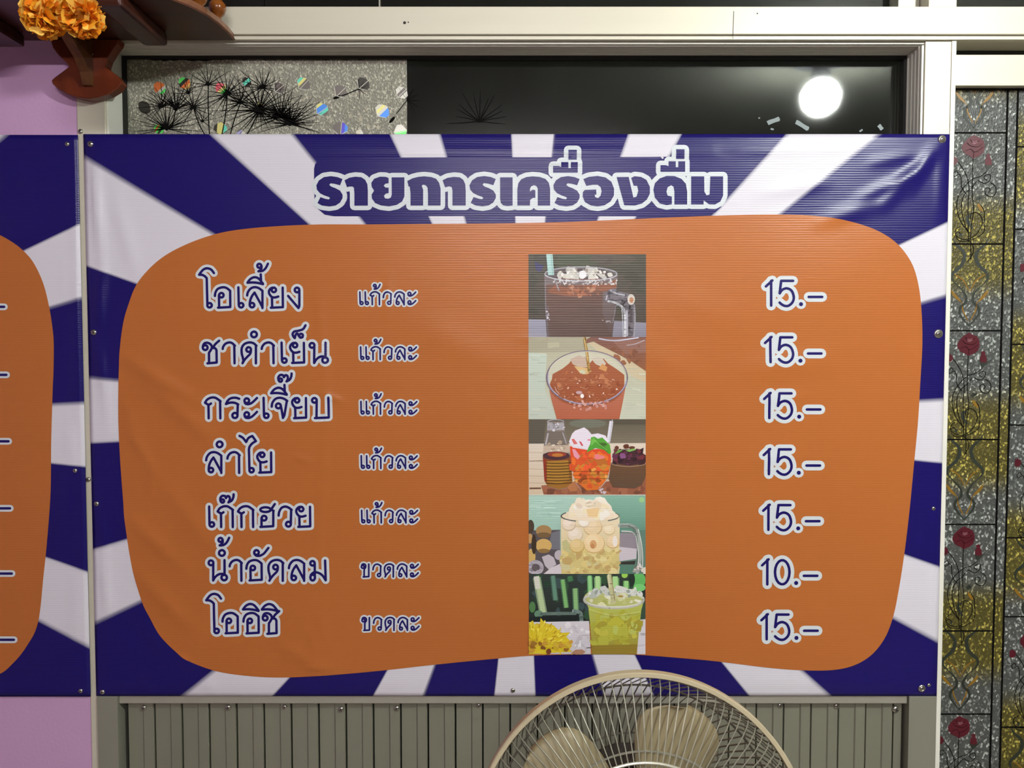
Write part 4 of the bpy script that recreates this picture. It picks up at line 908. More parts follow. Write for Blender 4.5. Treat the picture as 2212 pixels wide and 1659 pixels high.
for x, y, r, c in ((900, 720, 125, (228, 214, 192)), (1180, 600, 150, (226, 204, 164)), (1440, 640, 95, (230, 214, 180)), (1500, 840, 110, (224, 200, 158)), (1200, 860, 172, (230, 206, 160)), (800, 560, 110, (228, 212, 190)), (930, 900, 120, (214, 190, 132)), (1040, 520, 90, (238, 228, 214))):
    q.blob(x, y+10, r, r*0.92, C(c[0]-24, c[1]-30, c[2]-40), 20); q.blob(x-4, y-4, r*0.94, r*0.86, C(*c), 20); q.blob(x-r*.2, y-r*.25, r*0.6, r*0.5, C(c[0]+8, c[1]+8, c[2]+14), 16)
q.blob(1185, 880, 55, 70, C(206, 160, 110), 14); q.blob(1175, 905, 30, 40, C(190, 134, 86), 12); q.blob(1530, 830, 40, 90, C(232, 222, 212)); q.blob(1020, 470, 40, 60, C(240, 234, 226), 12, 0.6)
q.poly([(790, 420), (800, 320), (850, 240), (930, 200), (1020, 180), (1120, 165), (1190, 180), (1230, 135), (1300, 122), (1370, 145), (1410, 210), (1470, 270), (1490, 340), (1560, 400), (1560, 470), (1150, 520), (800, 480)], grad(1072, C(240, 232, 218), 1120, C(232, 216, 190)))
q.specks(26, 840, 180, 1480, 470, 40, 90, [C(240, 234, 222), C(234, 222, 200), C(228, 212, 184), C(236, 222, 188)], 0.2); q.poly([(1080, 320), (1280, 300), (1250, 450), (1100, 440)], C(230, 200, 148)); q.blob(960, 270, 60, 40, C(222, 206, 186), 10, 0.5)
q.arc(1138, 430, 460, 92, 0.35, 0.9, 15, C(100, 108, 100), 12); q.arc(1138, 430, 460, 92, 2.1, 3.7, 16, C(96, 102, 98), 16); q.arc(1138, 430, 460, 92, -0.5, 0.4, 12, C(110, 120, 110), 12); q.arc(1138, 520, 400, 80, 0.5, 2.5, 7, C(206, 186, 150), 22)
q.line([(1610, 580), (1750, 580), (1850, 620), (1890, 720), (1910, 900), (1920, 1100), (1880, 1330)], 66, C(168, 178, 170)); q.line([(1610, 590), (1740, 590), (1840, 640), (1880, 800), (1890, 1100), (1850, 1330)], 14, C(90, 106, 98)); q.line([(1640, 670), (1790, 680), (1840, 720)], 22, C(206, 206, 206)); q.line([(1900, 640), (1950, 860), (1970, 1100), (1960, 1300)], 14, C(212, 214, 210)); q.line([(1860, 740), (1900, 1000), (1900, 1200)], 10, C(226, 226, 222)); q.specks(16, 1830, 1200, 1960, 1320, 14, 34, [C(214, 210, 204), C(120, 110, 100), C(160, 156, 150)])
q.poly([(1960, 1250), (2040, 1240), (2040, 1350), (1980, 1350)], C(214, 208, 192)); q.line([(160, 92), (2020, 96)], 10, C(226, 226, 214), False)
q.done('printed photo of longan drink in a glass mug')

# 5: green tea in a cup beside a yellow flower
q = Print(1230, (1142.3, 1238, 1393.6, 1412))
q.poly([(150, 50), (2040, 50), (2040, 850), (150, 850)], grad(1238, C(52, 62, 58), 1330, C(38, 44, 42)))
q.specks(40, 170, 70, 2000, 780, 50, 130, [C(44, 66, 52), C(36, 42, 44), C(52, 80, 58), C(40, 48, 46), C(62, 78, 80)])
def strip(x0, y0, x1, y1, wd, c, c2):
    q.line([(x0, y0), (x1, y1)], wd*1.25, c2, False); q.line([(x0, y0), (x1, y1)], wd*0.8, c, False)
strip(290, 50, 400, 720, 100, C(176, 196, 150), C(130, 150, 120)); q.line([(280, 50), (310, 300)], 80, C(206, 206, 194), False)
strip(545, 90, 590, 480, 70, C(96, 136, 116), C(70, 100, 86)); strip(700, 150, 760, 600, 70, C(124, 176, 110), C(74, 116, 76)); strip(900, 290, 915, 640, 76, C(136, 178, 120), C(84, 124, 90)); strip(810, 60, 830, 180, 90, C(70, 120, 80), C(50, 86, 60)); strip(1130, 50, 1140, 360, 70, C(146, 206, 138), C(96, 150, 96)); strip(1255, 50, 1260, 340, 90, C(176, 214, 150), C(120, 166, 110)); strip(1535, 50, 1540, 300, 100, C(170, 214, 146), C(110, 160, 100)); strip(1710, 170, 1710, 300, 80, C(150, 206, 130), C(90, 150, 84)); q.blob(1685, 80, 50, 46, C(150, 200, 84)); q.blob(1910, 160, 110, 130, C(98, 176, 96)); q.blob(1920, 280, 100, 60, C(120, 196, 116)); q.blob(1800, 150, 50, 110, C(40, 52, 44)); q.blob(220, 590, 50, 90, C(82, 124, 76)); q.blob(320, 700, 70, 60, C(98, 136, 110))
q.line([(340, 700), (640, 690), (900, 690)], 50, C(104, 124, 116)); q.line([(880, 650), (980, 680), (1000, 800)], 60, C(140, 164, 156)); q.poly([(170, 770), (300, 740), (940, 720), (960, 830), (170, 850)], C(34, 40, 40))
q.poly([(150, 830), (1120, 810), (1150, 1340), (150, 1340)], grad(1340, C(208, 204, 210), 1412, C(196, 192, 198))); q.poly([(1900, 790), (2040, 775), (2040, 1340), (1850, 1340)], C(206, 202, 208)); q.poly([(1930, 560), (2040, 500), (2040, 780), (1930, 790)], C(56, 78, 62))
q.specks(34, 700, 860, 1120, 1330, 20, 70, [C(186, 182, 188), C(222, 220, 224), C(200, 196, 204)]); q.line([(1080, 1240), (1160, 1235)], 16, C(84, 78, 76), False); q.line([(1000, 1040), (1130, 1036)], 10, C(160, 154, 160), False); q.blob(1980, 1020, 50, 20, C(170, 166, 168)); q.line([(1880, 1210), (2020, 1190)], 10, C(176, 170, 172), False)
q.poly([(1060, 470), (1110, 600), (1140, 900), (1170, 1340), (1880, 1340), (1910, 1000), (1950, 640), (2000, 450)], grad(1305, C(180, 188, 92), 1412, C(148, 132, 52)))
q.poly([(1240, 740), (1900, 720), (1890, 980), (1560, 1120), (1240, 1000)], C(182, 178, 64)); q.specks(50, 1180, 700, 1900, 1200, 40, 110, [C(176, 176, 70), C(188, 184, 76), C(168, 168, 62), C(182, 190, 98), C(160, 150, 58)], 0.4, lambda x, y: x > 1170+(y-700)*0.06 and x < 1930-(y-700)*0.1)
q.poly([(1160, 1200), (1890, 1180), (1880, 1340), (1170, 1340)], C(142, 122, 50)); q.line([(1120, 620), (1500, 720), (1930, 660)], 8, C(204, 206, 130)); q.line([(1125, 660), (1500, 735), (1925, 690)], 6, C(150, 156, 74))
q.blob(1510, 430, 470, 150, C(182, 186, 116), 26); q.specks(34, 1120, 330, 1900, 540, 22, 64, [C(206, 208, 160), C(166, 172, 96), C(190, 196, 130), C(214, 214, 186)])
for x, y, rx, ry in ((1230, 350, 90, 60), (1380, 330, 110, 56), (1620, 310, 120, 60), (1800, 350, 110, 54), (1180, 400, 70, 60), (1930, 380, 60, 50)): q.blob(x, y, rx, ry, C(*rnd.choice([(198, 202, 198), (178, 186, 176), (210, 212, 206)])), 9, rnd.uniform(0, 1), 0.25)
q.specks(26, 1120, 290, 1960, 420, 10, 36, [C(222, 226, 220), C(150, 160, 150), C(196, 200, 190)]); q.blob(1620, 415, 46, 15, C(156, 128, 62)); q.blob(1430, 440, 60, 26, C(226, 226, 200), 9, 0.2, 0.3); q.blob(1330, 540, 70, 30, C(220, 220, 176), 9, 0.2, 0.3); q.blob(1900, 490, 60, 22, C(226, 226, 206), 9, 0.2, 0.3)
q.arc(1515, 470, 470, 130, -0.2, PI+0.5, 44, C(206, 206, 190), 34); q.arc(1515, 462, 470, 122, -0.2, PI+0.4, 16, C(228, 230, 222), 34)
q.line([(1440, 50), (1470, 280), (1510, 500)], 76, C(196, 194, 150), False); q.line([(1470, 50), (1500, 280), (1530, 480)], 12, C(156, 136, 90), False); q.line([(1425, 50), (1450, 280)], 12, C(222, 222, 190), False)
q.blob(330, 1100, 260, 250, C(206, 184, 50), 22, 0, 0.15); q.poly([(150, 840), (230, 800), (260, 900), (340, 860), (350, 760), (420, 840), (560, 880), (640, 960), (680, 900), (660, 1000), (820, 990), (760, 1060), (840, 1150), (800, 1240), (850, 1300), (150, 1340)], C(212, 190, 48))
for _ in range(150):
    a = rnd.uniform(-PI, 0.35); r = rnd.uniform(60, 430); x, y = 300+r*math.cos(a)*0.95, 1180+r*math.sin(a)*0.75
    if x < 165: continue
    q.line([(x, y), (x+rnd.uniform(30, 80)*math.cos(a), y+rnd.uniform(30, 80)*math.sin(a))], rnd.uniform(10, 26), C(*rnd.choice([(224, 206, 60), (214, 190, 44), (198, 170, 44), (232, 218, 84), (186, 146, 44)])), False)
q.specks(26, 170, 1120, 860, 1330, 16, 50, [C(146, 96, 40), C(122, 78, 40), C(206, 176, 60), C(196, 150, 60)], 0.4); q.blob(480, 1290, 40, 46, C(118, 66, 38)); q.blob(960, 1300, 90, 46, C(166, 126, 100), 12, 0, 0.2); q.blob(240, 1160, 60, 44, C(150, 110, 46), 9, 0, 0.3)
q.done('printed photo of iced green tea in a clear cup beside a yellow flower')

# ------------------------------------------------------------------ frosted film with dandelions on the window
film = thing('window_film', 'frosted silver window film with black dandelions and shiny gems above the banner', 'film', (-0.45, ZG-0.002, 1.95))
YF = ZG-0.0008
def edge_pts():
    top = []
    for i in range(61):
        x = 263+(879-263)*i/60; top.append((x, 128.5+rnd.uniform(-1.5, 2.0)-(1.5 if x > 820 else 0)+(2.2 if 330 < x < 480 else 0)))
    return top
f = Flat(YF); e = edge_pts(); f.poly(e+[(879.5, 300), (263, 300)]); f.done('frosted_sheet', M['film'], film)
def dandelion(cx, cy, r, n, a0=0, a1=2*PI, stem=None, wd=3.2, lay=0.0003):
    f = Flat(YF, None); o = lay
    n = max(7, int(n*0.5)); wd *= 0.85
    for i in range(n):
        a = a0+(a1-a0)*(i+rnd.uniform(-.3, .3))/max(1, n-1); L = r*rnd.uniform(0.65, 1.08)
        b = rnd.uniform(-4, 4)
        pts = [(cx, cy), (cx+L*.5*math.cos(a)+b*math.sin(a)*.4, cy-L*.5*math.sin(a)+b*math.cos(a)*.4), (cx+L*math.cos(a), cy-L*math.sin(a))]
        pts = [p for p in pts if p[1] < 299]
        if len(pts) > 1: f.stroke(pts, wd*rnd.uniform(.6, 1), o, None, False, w2=0.5)
    f.disc((cx, min(cy, 295)), wd*1.3, off=o)
    if stem: f.stroke(catmull([(cx, cy)]+stem, 4), 2.3, o, None, False)
    return f.done('dandelion', M['ink'], film)
D = math.radians
dandelion(450, 183, 54, 22, D(-15), D(195), [(450, 240), (453, 297)])
dandelion(491, 203, 60, 40, D(-40), D(250), [(487, 250), (478, 298)], 3.8)
dandelion(350, 230, 56, 34, D(-10), D(230), None, 3.4)
dandelion(380, 236, 66, 34, D(20), D(150), [(372, 275)], 3.8)
dandelion(418, 232, 62, 34, D(-60), D(240), [(430, 268), (446, 297)], 3.2)
dandelion(408, 201, 44, 20, D(20), D(200), None, 2.6)
dandelion(360, 278, 76, 46, D(-12), D(192), None, 3.8)
dandelion(561, 237, 102, 70, 0, 2*PI, [(545, 270), (530, 298)], 4.2)
dandelion(567, 189, 58, 32, D(-40), D(230), None, 3.4)
dandelion(520, 221, 60, 34, D(-30), D(220), [(506, 260), (496, 298)], 3.4)
dandelion(606, 252, 84, 54, D(-25), D(205), None, 4.0)
dandelion(626, 268, 74, 52, D(-15), D(195), None, 4.2)
dandelion(438, 262, 40, 16, D(-30), D(210), None, 2.4)
dandelion(776, 192, 26, 13, D(-80), D(120), [(750, 203), (738, 207)], 2.2)
f = Flat(YF); f.disc((728, 210), 9, 3.2, 0.0003, None, 12, -0.4); f.done('seed', M['ink'], film)
f = Flat(YF); f.stroke([(879, 217), (856, 246)], 1.8, 0.0003, None, False); f.disc((847, 259), 9, 3.4, 0.0003, None, 12, -0.85); f.done('seed', M['ink'], film)
dandelion(1036, 262, 78, 26, D(-8), D(188), None, 2.8)
dandelion(880, 216, 34, 12, D(-60), D(130), None, 1.6)
def gem(cx, cy, r, a, bands, line=True, squash=1.0):  # rainbow diffraction painted in as fixed colour bands
    f = Flat(YF-0.0002, None, True); n = len(bands); ca, sa = math.cos(a), math.sin(a)
    R = lambda u, v: (cx+(u*ca-v*sa)*r, cy+(u*sa+v*ca)*r*squash)
    lim = lambda u: 0.42+0.55*max(0, 1-abs(u)) if abs(u) < 1 else 0.3
    for i, c in enumerate(bands):
        u0, u1 = -1+2*i/n, -1+2*(i+1)/n
        f.poly([R(u0, -lim(u0)), R(u1, -lim(u1)), R(u1, lim(u1)), R(u0, lim(u0))], 0.0001, c)
    if line:
        w_ = S(222, 224, 210)
        f.stroke([R(-1, lim(-1)), R(0, lim(0)), R(1, lim(1))], 1.2, 0.0002, w_, False); f.stroke([R(0.12, -lim(.12)), R(0.12, lim(.12))], 1.2, 0.0002, w_, False)
    return f.done('gem', M['gem'], film)
O_, GN, YL, PKc, BL, TE, GR, DG, WH, VI = S(255, 140, 80), S(110, 255, 120), S(245, 240, 150), S(255, 120, 130), S(90, 160, 255), S(120, 240, 210), S(128, 122, 116), S(70, 68, 62), S(225, 225, 212), S(110, 100, 230)
gem(345, 190, 14, 0.85, [O_, O_, O_, WH, GN], False); gem(399, 180, 14, 0.8, [GN, DG, O_, S(240, 190, 110)], False); gem(477, 191, 13, 0.8, [PKc, PKc, YL, GN], False)
gem(656, 181, 15, 0.75, [TE, YL, GR, GR, GR]); gem(736, 197, 15, 0.8, [GR, GR, GR]); gem(785, 181, 15, 0.85, [DG, DG, DG]); gem(868, 200, 14, 0.8, [WH, GR, WH])
gem(696, 237, 15, 0.95, [YL, BL, BL, TE, GR]); gem(826, 240, 16, 0.8, [WH, YL, WH, BL, BL]); gem(735, 277, 16, 0.1, [GR, GR, GR, VI, BL]); gem(865, 284, 15, 1.4, [WH, WH, GN, S(240, 200, 220)])
gem(343, 279, 11, 0.6, [GN, O_, GN, DG, GN], False); gem(476, 277, 14, 0.1, [DG, YL, YL, TE], False); gem(312, 232, 15, 0.9, [DG, DG, DG], False); gem(561, 227, 6, 0.6, [YL, DG, O_], False); gem(603, 190, 13, 0.9, [GR, S(110, 100, 96), GR]); gem(533, 177, 11, 0.9, [DG, TE, DG], False); gem(777, 287, 8, 0.4, [S(226, 220, 196), WH], False); gem(521, 290, 10, 0.2, [S(190, 190, 240), WH], False)
def star(cx, cy, r):
    f = Flat(YF-0.0002, None, True); f.poly([(cx+(r if i % 2 == 0 else r*.35)*math.sin(PI*i/5), cy-(r if i % 2 == 0 else r*.35)*math.cos(PI*i/5)) for i in range(10)], 0, S(186, 182, 158)); f.done('star', M['gem'], film)
for a in ((779, 258, 8), (796, 273, 6), (817, 275, 7), (736, 235, 6), (793, 237, 5), (757, 249, 5), (715, 258, 5), (655, 216, 5)): star(*a)

# ------------------------------------------------------------------ rose patterned film on the door
YR = ZF-0.0006
zlo = 0.125
per = P(2090, 730, YR).z-P(2080, 1148, YR).z
ph1 = P(2100, 532, YR).z; ph2 = P(2190, 350, YR).z
GRY, YEL = S(112, 116, 112), S(116, 108, 50)
M['film1'] = glitter('embossed_film_left', GRY, YEL, ph1, per, 330, lo=0.45, hi=3.4, sharp=8.0); M['film2'] = glitter('embossed_film_right', GRY, YEL, ph2, per, 330, lo=0.45, hi=3.4, sharp=8.0)
dfilm = thing('window_film', 'embossed grey and yellow film with red roses on the door glass', 'film', (1.1, YR, 1.2))
xa, xb, xc = XR+0.004, P(2174, 300, YR).x, P(2196, 300, YR).x
ztop = P(2130, 195, YR).z
def strip_panel(x0, x1, m):
    bm = B(x0, x1, YR, YR+0.0008, zlo, ztop); return build('film_strip', rel(bm, dfilm), m, dfilm)
xd = xc+(xb-xa)
strip_panel(xa-0.003, xb, M['film1']); strip_panel(xb, xc, M['film1']); strip_panel(xc, min(1.466, xd), M['film2']); strip_panel(xd, 1.466, M['film1'])
def line_art(name, paths, m, wd, off=0.0004, w2=None):
    f = Flat(YR)
    for pl in paths: f.stroke(pl, wd, off, None, False, w2=w2)
    return f.done(name, m, dfilm)
# verticals follow world lines; horizontals at each section
bm = bmesh.new()
for x in (xb, xc): box(bm, x-0.0016, x+0.0016, YR-0.0009, YR, zlo, ztop)
build('lead_line', rel(bm, dfilm), M['ink'], dfilm)
def hl(x0, x1, z):
    bm = B(x0, x1, YR-0.0008, YR, z-0.0012, z+0.0012); return build('lead_line', rel(bm, dfilm), M['ink'], dfilm)
for k in range(0, 4):
    for py in (287.0, 527.0):
        z = P(2100, py, YR).z-per*k
        if z > zlo: hl(xa, xb, z)
    for py in (317.0, 495.0):
        z = P(2190, py, YR).z-per*k
        if z > zlo: hl(xc, 1.466, z)
# motif in zoom pixels (4.365 per photo pixel) measured on the first repeat; A = (x, y) -> metres relative to the section line
o0 = P(2103, 287, YR)
def mp(x, y, k, flip=1, shift=(0, 0)):
    """motif point in photo pixels of the first repeat -> world, k repeats further down"""
    q = P(2020+x/4.365, 180+y/4.365, YR); tilt = P(2103, 287, YR).x
    return (q.x, q.z)
class Art:
    def __init__(s): s.bm = bmesh.new()
    def stroke(s, pts, w0, w1=None, sm=True):
        pts = catmull(pts, 5) if sm and len(pts) > 2 else pts; n = len(pts)
        for i in range(n-1):
            a, b = pts[i], pts[i+1]; L = math.hypot(b[0]-a[0], b[1]-a[1]) or 1e-6
            u = lambda i: (w0 if w1 is None else w0+(w1-w0)*math.sin(PI*i/(n-1)))*0.0002
            nx, nz = -(b[1]-a[1])/L, (b[0]-a[0])/L
            vs = [s.bm.verts.new((p[0]+nx*h, -0.0004, p[1]+nz*h)) for p, h in ((a, u(i)), (b, u(i+1)), (b, -u(i+1)), (a, -u(i)))]
            s.bm.faces.new(vs)
    def poly(s, pts, y=-0.0005):
        vs = [s.bm.verts.new((p[0], y, p[1])) for p in pts]
        for t in tessellate_polygon([[Vector((p[0], p[1], 0)) for p in pts]]):
            try: s.bm.faces.new([vs[i] for i in t])
            except ValueError: pass
    def mesh(s, name, m):
        s.bm.normal_update(); bmesh.ops.reverse_faces(s.bm, faces=[f for f in s.bm.faces if f.normal.y > 0])
        me = bpy.data.meshes.new(name); s.bm.to_mesh(me); s.bm.free(); me.materials.append(m); return me
def A_(pts): return [(mp(x, y, 0)[0]-o0.x, mp(x, y, 0)[1]-o0.z) for x, y in pts]
# petals of the rose: outline plus inner folds
a = Art(); a.poly(A_([(365, 485), (400, 505), (440, 520), (462, 560), (466, 610), (450, 660), (410, 690), (380, 700), (358, 712), (330, 690), (285, 670), (255, 630), (252, 595), (275, 555), (310, 520), (340, 500)]))
me_rose = a.mesh('rose', M['rose'])
a = Art(); a.poly(A_([(345, 545), (375, 550), (390, 540), (398, 560), (370, 575), (350, 570)]), -0.0008); me_glint = a.mesh('rose_highlight', mat('film_rose_light', S(140, 90, 100), 0.4, 0, 0.2, (200, 200, 200)))
a = Art()
for pts in ([(285, 640), (330, 620), (360, 650), (358, 700)], [(360, 650), (400, 640), (450, 600)], [(300, 560), (330, 590), (400, 600), (440, 570)], [(330, 530), (360, 560), (420, 540)]): a.stroke(A_(pts), 1.6)
for v in a.bm.verts: v.co.y = -0.001
me_fold = a.mesh('rose_fold', M['ink'])
a = Art(); a.poly(A_([(478, 672), (500, 662), (522, 672), (515, 690), (530, 720), (535, 760), (515, 790), (490, 795), (468, 760), (470, 720), (485, 695)])); me_bud = a.mesh('rosebud', M['rose'])
a = Art(); a.poly(A_([(465, 760), (490, 775), (520, 775), (570, 745), (545, 775), (520, 800), (488, 828), (478, 800)]), -0.0007); me_sep = a.mesh('bud_leaf', M['leafy'])
a = Art(); a.poly(A_([(152, 700), (175, 690), (205, 705), (212, 740), (195, 765), (165, 770), (150, 760)])); me_bud2 = a.mesh('rosebud', M['rose'])
a = Art()
for pts in ([(358, 700), (352, 850), (350, 1050), (362, 1200), (335, 1400), (338, 1660)], [(210, 735), (270, 820), (310, 920), (318, 1040), (310, 1150), (315, 1480)], [(490, 828), (430, 875), (350, 905), (270, 980), (215, 1080), (205, 1180), (240, 1300), (310, 1400)], [(345, 985), (290, 1030), (255, 1100), (250, 1200), (280, 1330), (318, 1410)],
            [(345, 985), (400, 920), (440, 935), (480, 940), (520, 900), (515, 860), (480, 865), (460, 890), (490, 915)], [(520, 935), (565, 970), (572, 1030), (535, 1070), (480, 1050), (470, 1000), (500, 985), (520, 1010), (500, 1030)], [(300, 1050), (250, 980), (245, 900), (225, 855), (185, 880), (172, 850), (200, 825), (215, 850)],
            [(330, 1280), (340, 1230), (390, 1220), (435, 1260), (440, 1330), (390, 1420), (310, 1470), (230, 1460), (190, 1420), (200, 1370), (240, 1350)], [(465, 1330), (460, 1400), (400, 1450), (320, 1480), (240, 1490), (195, 1450)], [(430, 1150), (460, 1200), (466, 1300)], [(300, 1480), (350, 1520), (360, 1590), (310, 1680)],
            [(190, 1420), (215, 1400), (245, 1425)]): a.stroke(A_(pts), 3.2)
me_vine = a.mesh('vine', M['ink'])
PIECES = []
def piece(name, m, pts, w0, w1, fn=A_, sm=True):
    a = Art(); a.stroke(fn(pts), w0, w1, sm); PIECES.append((a.mesh(name, m), name))
L_ = lambda pts: A_([(x-(y-1465)*0.018-5, y) for x, y in pts])
piece('vine_leaf', M['leafy'], [(345, 1240), (305, 1260), (310, 1310), (355, 1370)], 4, 16); piece('vine_leaf', M['leafy'], [(390, 1100), (420, 1075), (430, 1090)], 10, 18); piece('vine_bead', M['leafy'], [(228, 1430), (250, 1435)], 14, 16, sm=False)
for s_ in (-1, 1):
    piece('curved_stem', M['leafy'], [(338+s_*165, 1465), (338+s_*135, 1520), (338+s_*70, 1580), (338+s_*55, 1640), (338+s_*85, 1720), (338+s_*160, 1790), (338+s_*165, 1850), (338+s_*120, 1900)], 3, 16, L_)
    piece('curved_stem', M['leafy'], [(338+s_*120, 1900), (338+s_*60, 1960), (338+s_*30, 2020), (338+s_*40, 2070), (338+s_*85, 2110), (338+s_*90, 2170), (338+s_*50, 2230), (338-s_*5, 2290)], 3, 12, L_)
    for pts, w1 in (([(338+s_*175, 1950), (338+s_*140, 2000), (338+s_*80, 2060)], 13), ([(338+s_*145, 1800), (338+s_*60, 1860), (338+s_*5, 1960)], 6), ([(338+s_*70, 2060), (338+s_*60, 2140), (338+s_*10, 2240)], 6)): piece('gold_leaf', M['gold'], pts, 3, w1, L_)
piece('gold_leaf', M['gold'], [(400, 1135), (420, 1170), (450, 1210)], 3, 14)
# top cut of the stems above the first section line
for col, (x0, dz, nk) in enumerate(((0.0, 0.0, 4), (xc-xa+0.004, P(2190, 317, YR).z-P(2100, 287, YR).z+per*0.53, 5))):
    for k in range(-1, nk):
        for me, nm in ((me_rose, 'rose'), (me_glint, 'rose_highlight'), (me_fold, 'rose_fold'), (me_bud, 'rosebud'), (me_sep, 'bud_leaf'), (me_bud2, 'rosebud'), (me_vine, 'vine'), *PIECES):
            zz = [v.co.z for v in me.vertices]; z0 = o0.z+dz-per*k
            if max(zz)+z0 > ztop+0.002 or min(zz)+z0 < zlo: 
                if not (k == -1 and nm in ('curved_stem', 'gold_leaf') and col == 0): continue
                # only the lower part shows under the top gasket
                bmx = bmesh.new(); bmx.from_mesh(me)
                bmesh.ops.bisect_plane(bmx, geom=bmx.verts[:]+bmx.edges[:]+bmx.faces[:], plane_co=(0, 0, ztop-z0-0.001), plane_no=(0, 0, 1), clear_outer=True)
                if not bmx.faces: bmx.free(); continue
                me = bpy.data.meshes.new(nm); bmx.to_mesh(me); bmx.free(); me.materials.append(M['leafy' if nm == 'curved_stem' else 'gold'])
            o = bpy.data.objects.new(nm, me); link(o, dfilm); o.location = Vector((o0.x+x0, YR, z0))-Vector(dfilm.location)

# ------------------------------------------------------------------ altar shelf, top left
ZSH = P(505, 88, -0.013).z
shelf = thing('altar_shelf', 'dark red wooden altar shelf with turned railing knobs above the lavender wall', 'shelf', (-0.8, -0.15, ZSH))
def spart(name, bm, m, smooth=False): return build(name, rel(bm, shelf), m, shelf, smooth)
cur = [Pz(px, py, ZSH) for px, py in ((505, 88), (492, 72), (470, 52), (447, 35), (420, 20), (392, 8), (365, -2), (335, -12))]
outl = [(v.x, v.y) for v in cur]; outl[0] = (outl[0][0], -0.0135)
xe = outl[-1][0]
outl = outl+[(xe-0.03, outl[-1][1]-0.02), (xe-0.06, -0.215), (-1.45, -0.215), (-1.45, -0.0135)]
bm = bmesh.new()
def slab(bm, pts, z0, z1):
    a = [bm.verts.new((x, y, z0)) for x, y in pts]; b = [bm.verts.new((x, y, z1)) for x, y in pts]; n = len(pts)
    for t in tessellate_polygon([[Vector((x, y, 0)) for x, y in pts]]):
        bm.faces.new([a[i] for i in t]); bm.faces.new([b[i] for i in reversed(t)])
    for i in range(n): bm.faces.new([a[i], a[(i+1) % n], b[(i+1) % n], b[i]])
    bmesh.ops.recalc_face_normals(bm, faces=bm.faces[:])
slab(bm, outl, ZSH, ZSH+0.012); spart('board', bm, M['wood'])
# lighter edge strip along the curved side
bm = bmesh.new()
pts = [(x+0.0006, y-0.0006) for x, y in outl[:10]]
for i in range(len(pts)-1):
    (x0, y0), (x1, y1) = pts[i], pts[i+1]
    q = [bm.verts.new((x0, y0, ZSH+0.001)), bm.verts.new((x1, y1, ZSH+0.001)), bm.verts.new((x1, y1, ZSH+0.0115)), bm.verts.new((x0, y0, ZSH+0.0115))]; bm.faces.new(q)
    q = [bm.verts.new((x0+.003, y0-.001, ZSH+0.001)), bm.verts.new((x1+.003, y1-.001, ZSH+0.001)), bm.verts.new((x1, y1, ZSH-0.0006)), bm.verts.new((x0, y0, ZSH-0.0006))]; bm.faces.new(q)
spart('edge_strip', bm, M['edge'])
def bar(px, py, wd):
    v = Pz(px, py, ZSH-0.022); bm = bmesh.new(); x, y = v.x, v.y; r = wd*.5
    box(bm, x-r, x+r, -0.205, y, ZSH-0.022, ZSH-0.0006, bev=0.006); spart('support_bar', bm, M['wood'])
bar(338, 101, 0.040); bar(22, 104, 0.052)
# carved bracket against the wall
br = [(108, 84), (113, 102), (126, 120), (140, 133), (149, 143), (136, 153), (118, 166), (110, 173), (113, 181), (125, 192), (145, 203), (168, 210), (190, 213), (212, 210), (234, 203), (252, 192), (263, 178), (252, 163), (238, 152), (227, 144), (232, 128), (243, 110), (254, 95), (258, 84)]
bm = bmesh.new(); prism(bm, [(P(x, y, -0.022).x, P(x, y, -0.022).z) for x, y in br], -0.022, -0.0008)
bmesh.ops.bevel(bm, geom=[e for e in bm.edges if len(e.link_faces) == 2 and e.calc_face_angle(0) > 1.2], offset=0.0015, segments=1, affect='EDGES')
brk = spart('bracket', bm, M['redwood']); brk['label'] = 'red-brown carved wall bracket with a fan shaped foot'
xb_ = P(186, 150, -0.03).x
zb_ = P(178, 187, -0.0225).z
prof = [(-0.0225, zb_), (-0.028, zb_+0.001), (-0.036, zb_+0.020), (-0.052, ZSH-0.042), (-0.090, ZSH-0.022), (-0.135, ZSH-0.001), (-0.0225, ZSH-0.001)]
bm = bmesh.new()
a = [bm.verts.new((xb_-0.008, y, z_)) for y, z_ in prof]; b = [bm.verts.new((xb_+0.008, y, z_)) for y, z_ in prof]
for t in tessellate_polygon([[Vector((y, z_, 0)) for y, z_ in prof]]):
    bm.faces.new([a[i] for i in t]); bm.faces.new([b[i] for i in reversed(t)])
for i in range(len(prof)): bm.faces.new([a[i], a[(i+1) % len(prof)], b[(i+1) % len(prof)], b[i]])
bmesh.ops.recalc_face_normals(bm, faces=bm.faces[:]); build('bracket_rib', rel(bm, brk), M['rib'], brk)
screw(197, 117, -0.0225, brk, 4.5).name = 'screw'
bpr = [(0.0, 0.0), (0.009, 0.0), (0.010, 0.003), (0.006, 0.007), (0.0055, 0.010), (0.011, 0.016), (0.0140, 0.024), (0.0135, 0.031), (0.009, 0.037), (0.0065, 0.040), (0.008, 0.043), (0.011, 0.050), (0.0115, 0.058), (0.008, 0.068), (0.005, 0.078), (0.0055, 0.086), (0.009, 0.092), (0.009, 0.098), (0.0, 0.101)]
me = None
for px, py in ((476, 50), (436, 26), (397, 7), (352, -8)):
    v = Pz(px, py, ZSH+0.012)
    if me is None:
        bm = bmesh.new(); lathe(bm, bpr, 18); o = build('baluster', bm, M['turned'], shelf, True); me = o.data
    else: o = bpy.data.objects.new('baluster', me); link(o, shelf)
    o.location = Vector((v.x-0.006, min(v.y, -0.026)+0.004, ZSH+0.0122))-Vector(shelf.location)
